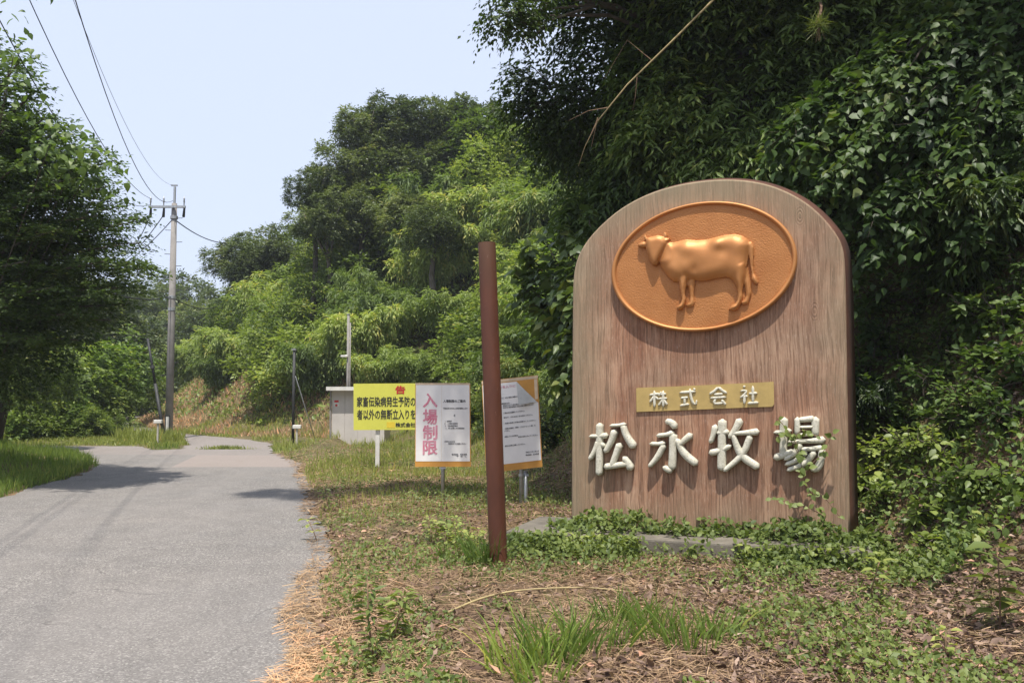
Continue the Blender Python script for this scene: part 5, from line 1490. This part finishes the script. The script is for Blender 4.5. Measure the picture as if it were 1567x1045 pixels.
c = at_y(1252, 38, 9.3); gq = np.random.default_rng(66); n_ = 240
root = empty('hanging_tuft', c); tag(root, 'dry yellow-green grass tuft dangling from a root in the dark foliage', 'grass tuft')
d = sphere_dirs(gq, n_, .15)
link('blades', leaves('blades', gq.normal(0, .03, (n_, 3)), d, UP + gq.normal(0, .6, (n_, 3)), gq.uniform(.10, .22, n_), 'blade', gq, gq.uniform(.2, .7, n_), .035), M['grass'], root)
mb = MB(); mb.tube([(0, 0, 0), (.08, .1, .25), (.2, .5, .55)], [.03, .015, .02], 6)
for _ in range(14): mb.tube([(0, 0, 0), tuple(gq.normal(0, .03, 3) + np.array([0, 0, -.10 - .1 * gq.random()]))], [.004, .002], 3)
mb.build('root', M['twig'], root)

# ------------------------------------------------------------------ verge: straw, litter, weeds, grass
g = np.random.default_rng(21)
def verge_mask(x_, y_):
    rd = road_sd(x_, y_); td = toe_d(x_, y_)
    return rd, td
def strip_mesh(name, x_, y_, L, w, tilt, mat, label, cat_, tint, lift=(.0, .05), bend=.2):
    n = len(x_); gq = np.random.default_rng(int(n) % 9973)
    an = gq.uniform(0, 2 * math.pi, n)
    el = np.abs(gq.normal(0, 1, n)) * tilt
    D = np.stack([np.cos(an) * np.cos(el), np.sin(an) * np.cos(el), np.sin(el)], 1)
    z_ = np.maximum(terrain(x_, y_), np.where(road_sd(x_, y_) < 0, .002, -9)) + gq.uniform(*lift, n)
    Pm = np.stack([x_, y_, z_], 1)
    N = UP + gq.normal(0, .35, (n, 3))
    me = leaves(name, Pm - D * (L / 2)[:, None] * (el < .6)[:, None], D, N, L, 'blade', gq, tint, w / L)
    return tag(link(name, me, M[mat]), label, cat_, kind='stuff')
# straw
x_, y_ = scatter_xy(g, 360000, -7, 4.6, 3.2, 26, 1.8)
rd, td = verge_mask(x_, y_)
den = .40 + .9 * sstep(.40, .60, fbm(x_, y_, .8)) + 1.1 * sstep(1.1, .1, rd) * sstep(10, 4, y_)
k_ = (rd > -.10 - .25 * (fbm(x_, y_, 2.3) - .35)) & (td < 1.6) & (g.random(len(x_)) < den * .62 * (1 - .72 * sstep(-2.6, -.9, td) * sstep(11, 8, y_))) & (rd < 7) & (x_ > -6)
x_, y_ = x_[k_], y_[k_]; n_ = len(x_)
edge = sstep(1.0, .0, road_sd(x_, y_)) * sstep(9, 4, y_)
tn = np.clip(.36 + .55 * edge + .4 * (fbm(x_, y_, .7) - .5) + g.normal(0, .22, n_), 0, .95)
strip_mesh('dry_straw', x_, y_, g.uniform(.05, .22, n_), g.uniform(.003, .008, n_) * np.clip(y_ / 8, .8, 2), .16, 'straw', 'dry cut straw and dead grass strewn over the verge', 'straw', tn, (.0, .05))
print('straw', n_)
# brown leaf litter
x_, y_ = scatter_xy(g, 130000, -3, 6.5, 3.2, 14, 1.6)
rd, td = verge_mask(x_, y_)
den = .30 + 1.2 * sstep(-2.6, .0, td) + .5 * sstep(.5, .65, fbm(x_, y_, 1.0))
k_ = (rd > .02) & (td < 3.2) & (g.random(len(x_)) < den * .55)
x_, y_ = x_[k_], y_[k_]; n_ = len(x_)
P = np.stack([x_, y_, terrain(x_, y_) + g.uniform(.0, .04, n_)], 1)
me = leaves('leaf_litter', P, sphere_dirs(g, n_, 0) * np.array([1, 1, .35]), UP + g.normal(0, .7, (n_, 3)), g.uniform(.022, .078, n_), 'oval', g, np.clip(g.normal(.42, .26, n_), 0, .97), g.uniform(.35, 1.3, n_))
tag(link('leaf_litter', me, M['litter']), 'brown fallen leaves carpeting the foot of the slope', 'leaf litter', kind='stuff')
print('litter', n_)
# low weeds in patches
def fx_verge(gq, n):
    x_, y_ = scatter_xy(gq, n, -6.5, 4.2, 3.2, 24, 1.5)
    rd, td = verge_mask(x_, y_)
    nn = fbm(x_ + 3, y_ + 5, .75) + .35 * (vnoise(x_, y_, 3.1) - .5) + .10 * sstep(6, 13, y_)
    far_ = sstep(9, 16, y_)
    k_ = (rd > .06) & (td < 1.2) & (nn > .485 - .06 * far_ + .085 * sstep(-2.4, -1.2, td) * sstep(7.4, 6.2, y_)) & (gq.random(len(x_)) < sstep(.0, .35, rd) + .15)
    x_, y_, nn = x_[k_], y_[k_], nn[k_]
    return x_, y_, terrain(x_, y_), np.clip((nn - .46) * 4, .15, 1)
carpet('low_weeds', 'patchy low green weeds growing through the straw on the verge', 150000, fx_verge, 'leaf_weed', (.018, .05), 'oval', 92, (.0, .14), (.1, .85), 1.25)

def grass_field(name, label, x_, y_, h, w, mat, seed, tint, lean=.35, cat_='grass'):
    n = len(x_); gq = np.random.default_rng(seed)
    an = gq.uniform(0, 2 * math.pi, n); el = np.abs(gq.normal(0, lean, n))
    D = np.stack([np.cos(an) * np.sin(el), np.sin(an) * np.sin(el), np.cos(el)], 1)
    N = np.stack([np.cos(an + 1.57), np.sin(an + 1.57), .2 * np.ones(n)], 1) + gq.normal(0, .6, (n, 3))
    P = np.stack([x_, y_, terrain(x_, y_) - .01], 1)
    me = leaves(name, P, D, N, h, 'blade', gq, tint, w / h)
    return tag(link(name, me, M[mat]), label, cat_, kind='stuff')
# verge grass, middle distance
x_, y_ = scatter_xy(g, 120000, -10.5, 2.5, 6.5, 34, 1.25)
rd, td = verge_mask(x_, y_)
nn = fbm(x_ + 11, y_, .6)
k_ = (rd > .03) & (rd < 9) & (td < 1.5) & (x_ > -9 + 0 * y_) & (g.random(len(x_)) < (sstep(.44, .60, nn) * sstep(7, 15, y_) * .55 + .05))
x_, y_ = x_[k_], y_[k_]; n_ = len(x_)
grass_field('verge_grass', 'short mixed grass along the right verge toward the shed', x_, y_, g.uniform(.07, .2, n_) * np.clip(y_ / 13, .7, 1.5), g.uniform(.006, .012, n_) * np.clip(y_ / 10, .8, 2.2), 'grass', 1, np.clip(g.normal(.5, .22, n_) + .3 * (nn[k_] - .5), 0, .97), .45)
print('verge grass', n_)
# mown grass + dry stubble on the far bank foot
x_, y_ = g.uniform(-24, -4, 60000), g.uniform(26, 50, 60000)
rd, td = verge_mask(x_, y_)
k_ = (td > -.6) & (td < 3.4) & (rd > .1) & (rd < 5)
x_, y_ = x_[k_], y_[k_]; n_ = len(x_)
dry_ = fbm(x_, y_, .35) > .36
for nm, mk, mt, lab in (('bank_stubble', dry_, 'straw', 'dry orange mown stubble on the far bank foot'), ('bank_grass', ~dry_, 'grass', 'short green grass on the far bank foot')):
    grass_field(nm, lab, x_[mk], y_[mk], g.uniform(.1, .3, mk.sum()), g.uniform(.02, .045, mk.sum()), mt, 3, np.clip(g.normal(.75, .2, mk.sum()), 0, .97), .6)
# left mound and strip beyond the side road
x_, y_ = scatter_xy(g, 150000, -20, -6, 9.5, 27, 1.2)
rd, td = verge_mask(x_, y_)
k_ = (rd > .0) & (rd < 8) & (y_ < 24.5) & (x_ < -6.8) & (g.random(len(x_)) < .5)
x_, y_ = x_[k_], y_[k_]; n_ = len(x_)
grass_field('mound_grass', 'green grass on the roadside mound under the big tree', x_, y_, g.uniform(.10, .26, n_), g.uniform(.008, .018, n_), 'leaf_kudzu', 5, np.clip(g.normal(.5, .2, n_), 0, .97), .4)  # darker leaf green puts the big tree's shade into the grass colour
x_, y_ = g.uniform(-26, -9.8, 60000), g.uniform(24.5, 46, 60000)
rd, td = verge_mask(x_, y_)
k_ = (rd > .0) & (rd < 3.5) & (td < -.5)
x_, y_ = x_[k_], y_[k_]; n_ = len(x_)
isl = (np.hypot(x_ - UB[0] - .3, y_ - UB[1] + 1.2) < 1.5) | (x_ < -15.5) & (y_ < 31)
grass_field('island_grass', 'tall grass and weeds around the foot of the utility pole', x_, y_, g.uniform(.06, .16, n_) * np.where(isl, 3.5, 1), g.uniform(.02, .045, n_), 'grass', 6, np.clip(g.normal(.5, .2, n_), 0, .97), .4)
# weeds in the pavement joint
x_ = g.normal(gp(345, 687)[0], .30, 700); y_ = g.normal(gp(345, 687)[1], .06, 700)
D = sphere_dirs(g, 700, .8)
me = leaves('joint_weeds', np.stack([x_, y_, np.full(700, .004)], 1), D, UP + g.normal(0, .6, (700, 3)), g.uniform(.04, .16, 700), 'blade', g, g.uniform(.1, .9, 700), g.uniform(.08, .2, 700))
tag(link('joint_weeds', me, M['grass']), 'low weeds sprouting from the pavement joint at the junction', 'weeds', kind='stuff')

# grass tufts in the foreground
def tuft(px_, py_, n, h, spread, label, seed, group=None):
    gq = np.random.default_rng(seed)
    c = gp(px_, py_, .07); b0 = np.array([c[0], c[1], tz(c[0], c[1])])
    an = gq.uniform(0, 6.28, n); r_ = np.sqrt(gq.random(n)) * spread
    P = np.stack([np.cos(an) * r_, np.sin(an) * r_, np.full(n, -.01)], 1)
    el = np.abs(gq.normal(0, .26, n)) + .03; an = an + gq.normal(0, .8, n)
    D = np.stack([np.cos(an) * np.sin(el), np.sin(an) * np.sin(el), np.cos(el)], 1)
    hh = h * gq.uniform(.45, 1.1, n)
    N = np.stack([-np.sin(an), np.cos(an), np.zeros(n)], 1) + gq.normal(0, .5, (n, 3))
    # two-stage blades so that the tips bend over
    tv, tf = TPL['blade']
    X = nrm(D); Zz = nrm(N - (N * X).sum(-1, keepdims=True) * X); Yy = np.cross(Zz, X)
    V = []; T = []; w = gq.uniform(.004, .008, n)
    seg = 5
    ts = np.linspace(0, 1, seg)
    outd = np.stack([np.cos(an), np.sin(an), np.zeros(n)], 1)
    bend = gq.uniform(.05, .5, n)
    verts = []
    for t in ts:
        c_ = P + X * (hh * t)[:, None] + outd * (bend * hh * t ** 2.5)[:, None] - UP * (bend * hh * .35 * t ** 3)[:, None]
        ww = (w * (1 - t ** 2 * .95))[:, None]
        verts += [c_ + Yy * ww, c_ - Yy * ww]
    V = np.stack(verts, 1).reshape(-1, 3)
    f_ = np.array([[2 * i, 2 * i + 1, 2 * i + 3, 2 * i + 2] for i in range(seg - 1)])
    T = (f_[None] + (np.arange(n) * seg * 2)[:, None, None]).reshape(-1, 4)
    me = np_mesh('grass_tuft', V, T, np.repeat(np.clip(gq.normal(.62, .22, n), 0, .97), seg * 2))
    o = link('grass_tuft', me, M['grass_bright']); o.location = b0
    tag(o, label, 'grass tuft', group); return o
tuft(742, 862, 170, .38, .16, 'bright grass tuft growing round the foot of the steel post', 901)
TG = 'tall grass tufts in the foreground verge'
for i, (px_, py_, n_, h, s_) in enumerate([(805, 1012, 90, .34, .22), (860, 1010, 110, .36, .20), (905, 1000, 60, .32, .2), (1010, 985, 60, .34, .18), (1055, 1000, 60, .34, .16), (940, 960, 60, .26, .12), (1100, 985, 50, .24, .1), (830, 1040, 60, .25, .15), (980, 960, 50, .25, .1)]):
    tuft(px_, py_, n_, h, s_, ('dense tall' if n_ > 80 else ('tall' if h > .3 else 'short sparse')) + ' bright grass tuft in the straw before the sign', 910 + i, TG)
tuft(690, 850, 40, .2, .12, 'small grass tuft in the weeds left of the steel post', 930)

# fallen stems and twigs lying on the verge
def twig(pts_, r, label, seed):
    P = []
    for (px_, py_, zz) in pts_:
        p = gp(px_, py_, .08); P.append(np.array([p[0], p[1], tz(p[0], p[1]) + zz]))
    b0 = P[0]
    o = empty('fallen_twig', b0); tag(o, label, 'twig')
    gq = np.random.default_rng(seed)
    Q = smooth_closed([q_ - b0 for q_ in P], 2)
    mb = MB(); mb.tube(Q, list(np.linspace(r, r * .45, len(Q))), 6); mb.build('stem', M['cane'] if seed % 2 else M['twig'], o, True)
    mb = MB()
    for i in range(2, len(Q) - 2, 4):
        d = gq.normal(0, 1, 3); d[2] = abs(d[2]) * .3; mb.tube([Q[i], Q[i] + nrm(d) * gq.uniform(.06, .16)], [r * .5, r * .2], 4)
    mb.build('side_twig', M['twig'], o)
twig([(685, 938, .04), (740, 922, .06), (800, 916, .07), (900, 912, .06), (960, 912, .03)], .009, 'long pale stem lying across the straw before the steel post', 1)
twig([(1100, 1030, .02), (1180, 1022, .04), (1260, 1028, .02)], .006, 'thin red-brown stem lying on the leaf litter', 2)
twig([(1228, 945, .05), (1260, 985, .04), (1300, 1020, .02)], .008, 'short dark stick slanting through the leaf litter', 4)
twig([(1380, 985, .03), (1450, 970, .05), (1530, 955, .04)], .006, 'thin twig on the bare litter below the slope sapling', 6)
twig([(660, 800, .03), (700, 790, .05), (735, 782, .03)], .007, 'brown stick lying near the first notice board', 8)

# ------------------------------------------------------------------ summer haze in the air
mb = MB(); mb.box((-15, 62, 12.0), (330, 200, 30.0))
hz = mb.build('haze', None)
m, nt, out = nmat('haze_air')
pv = nt.nodes.new('ShaderNodeVolumePrincipled')
pv.inputs['Color'].default_value = (.86, .92, 1, 1); pv.inputs['Density'].default_value = .0007; pv.inputs['Anisotropy'].default_value = .1
nt.links.new(pv.outputs[0], out.inputs['Volume'])
hz.data.materials.append(m)
tag(hz, 'pale summer haze hanging over the road and hills', 'haze', kind='stuff')
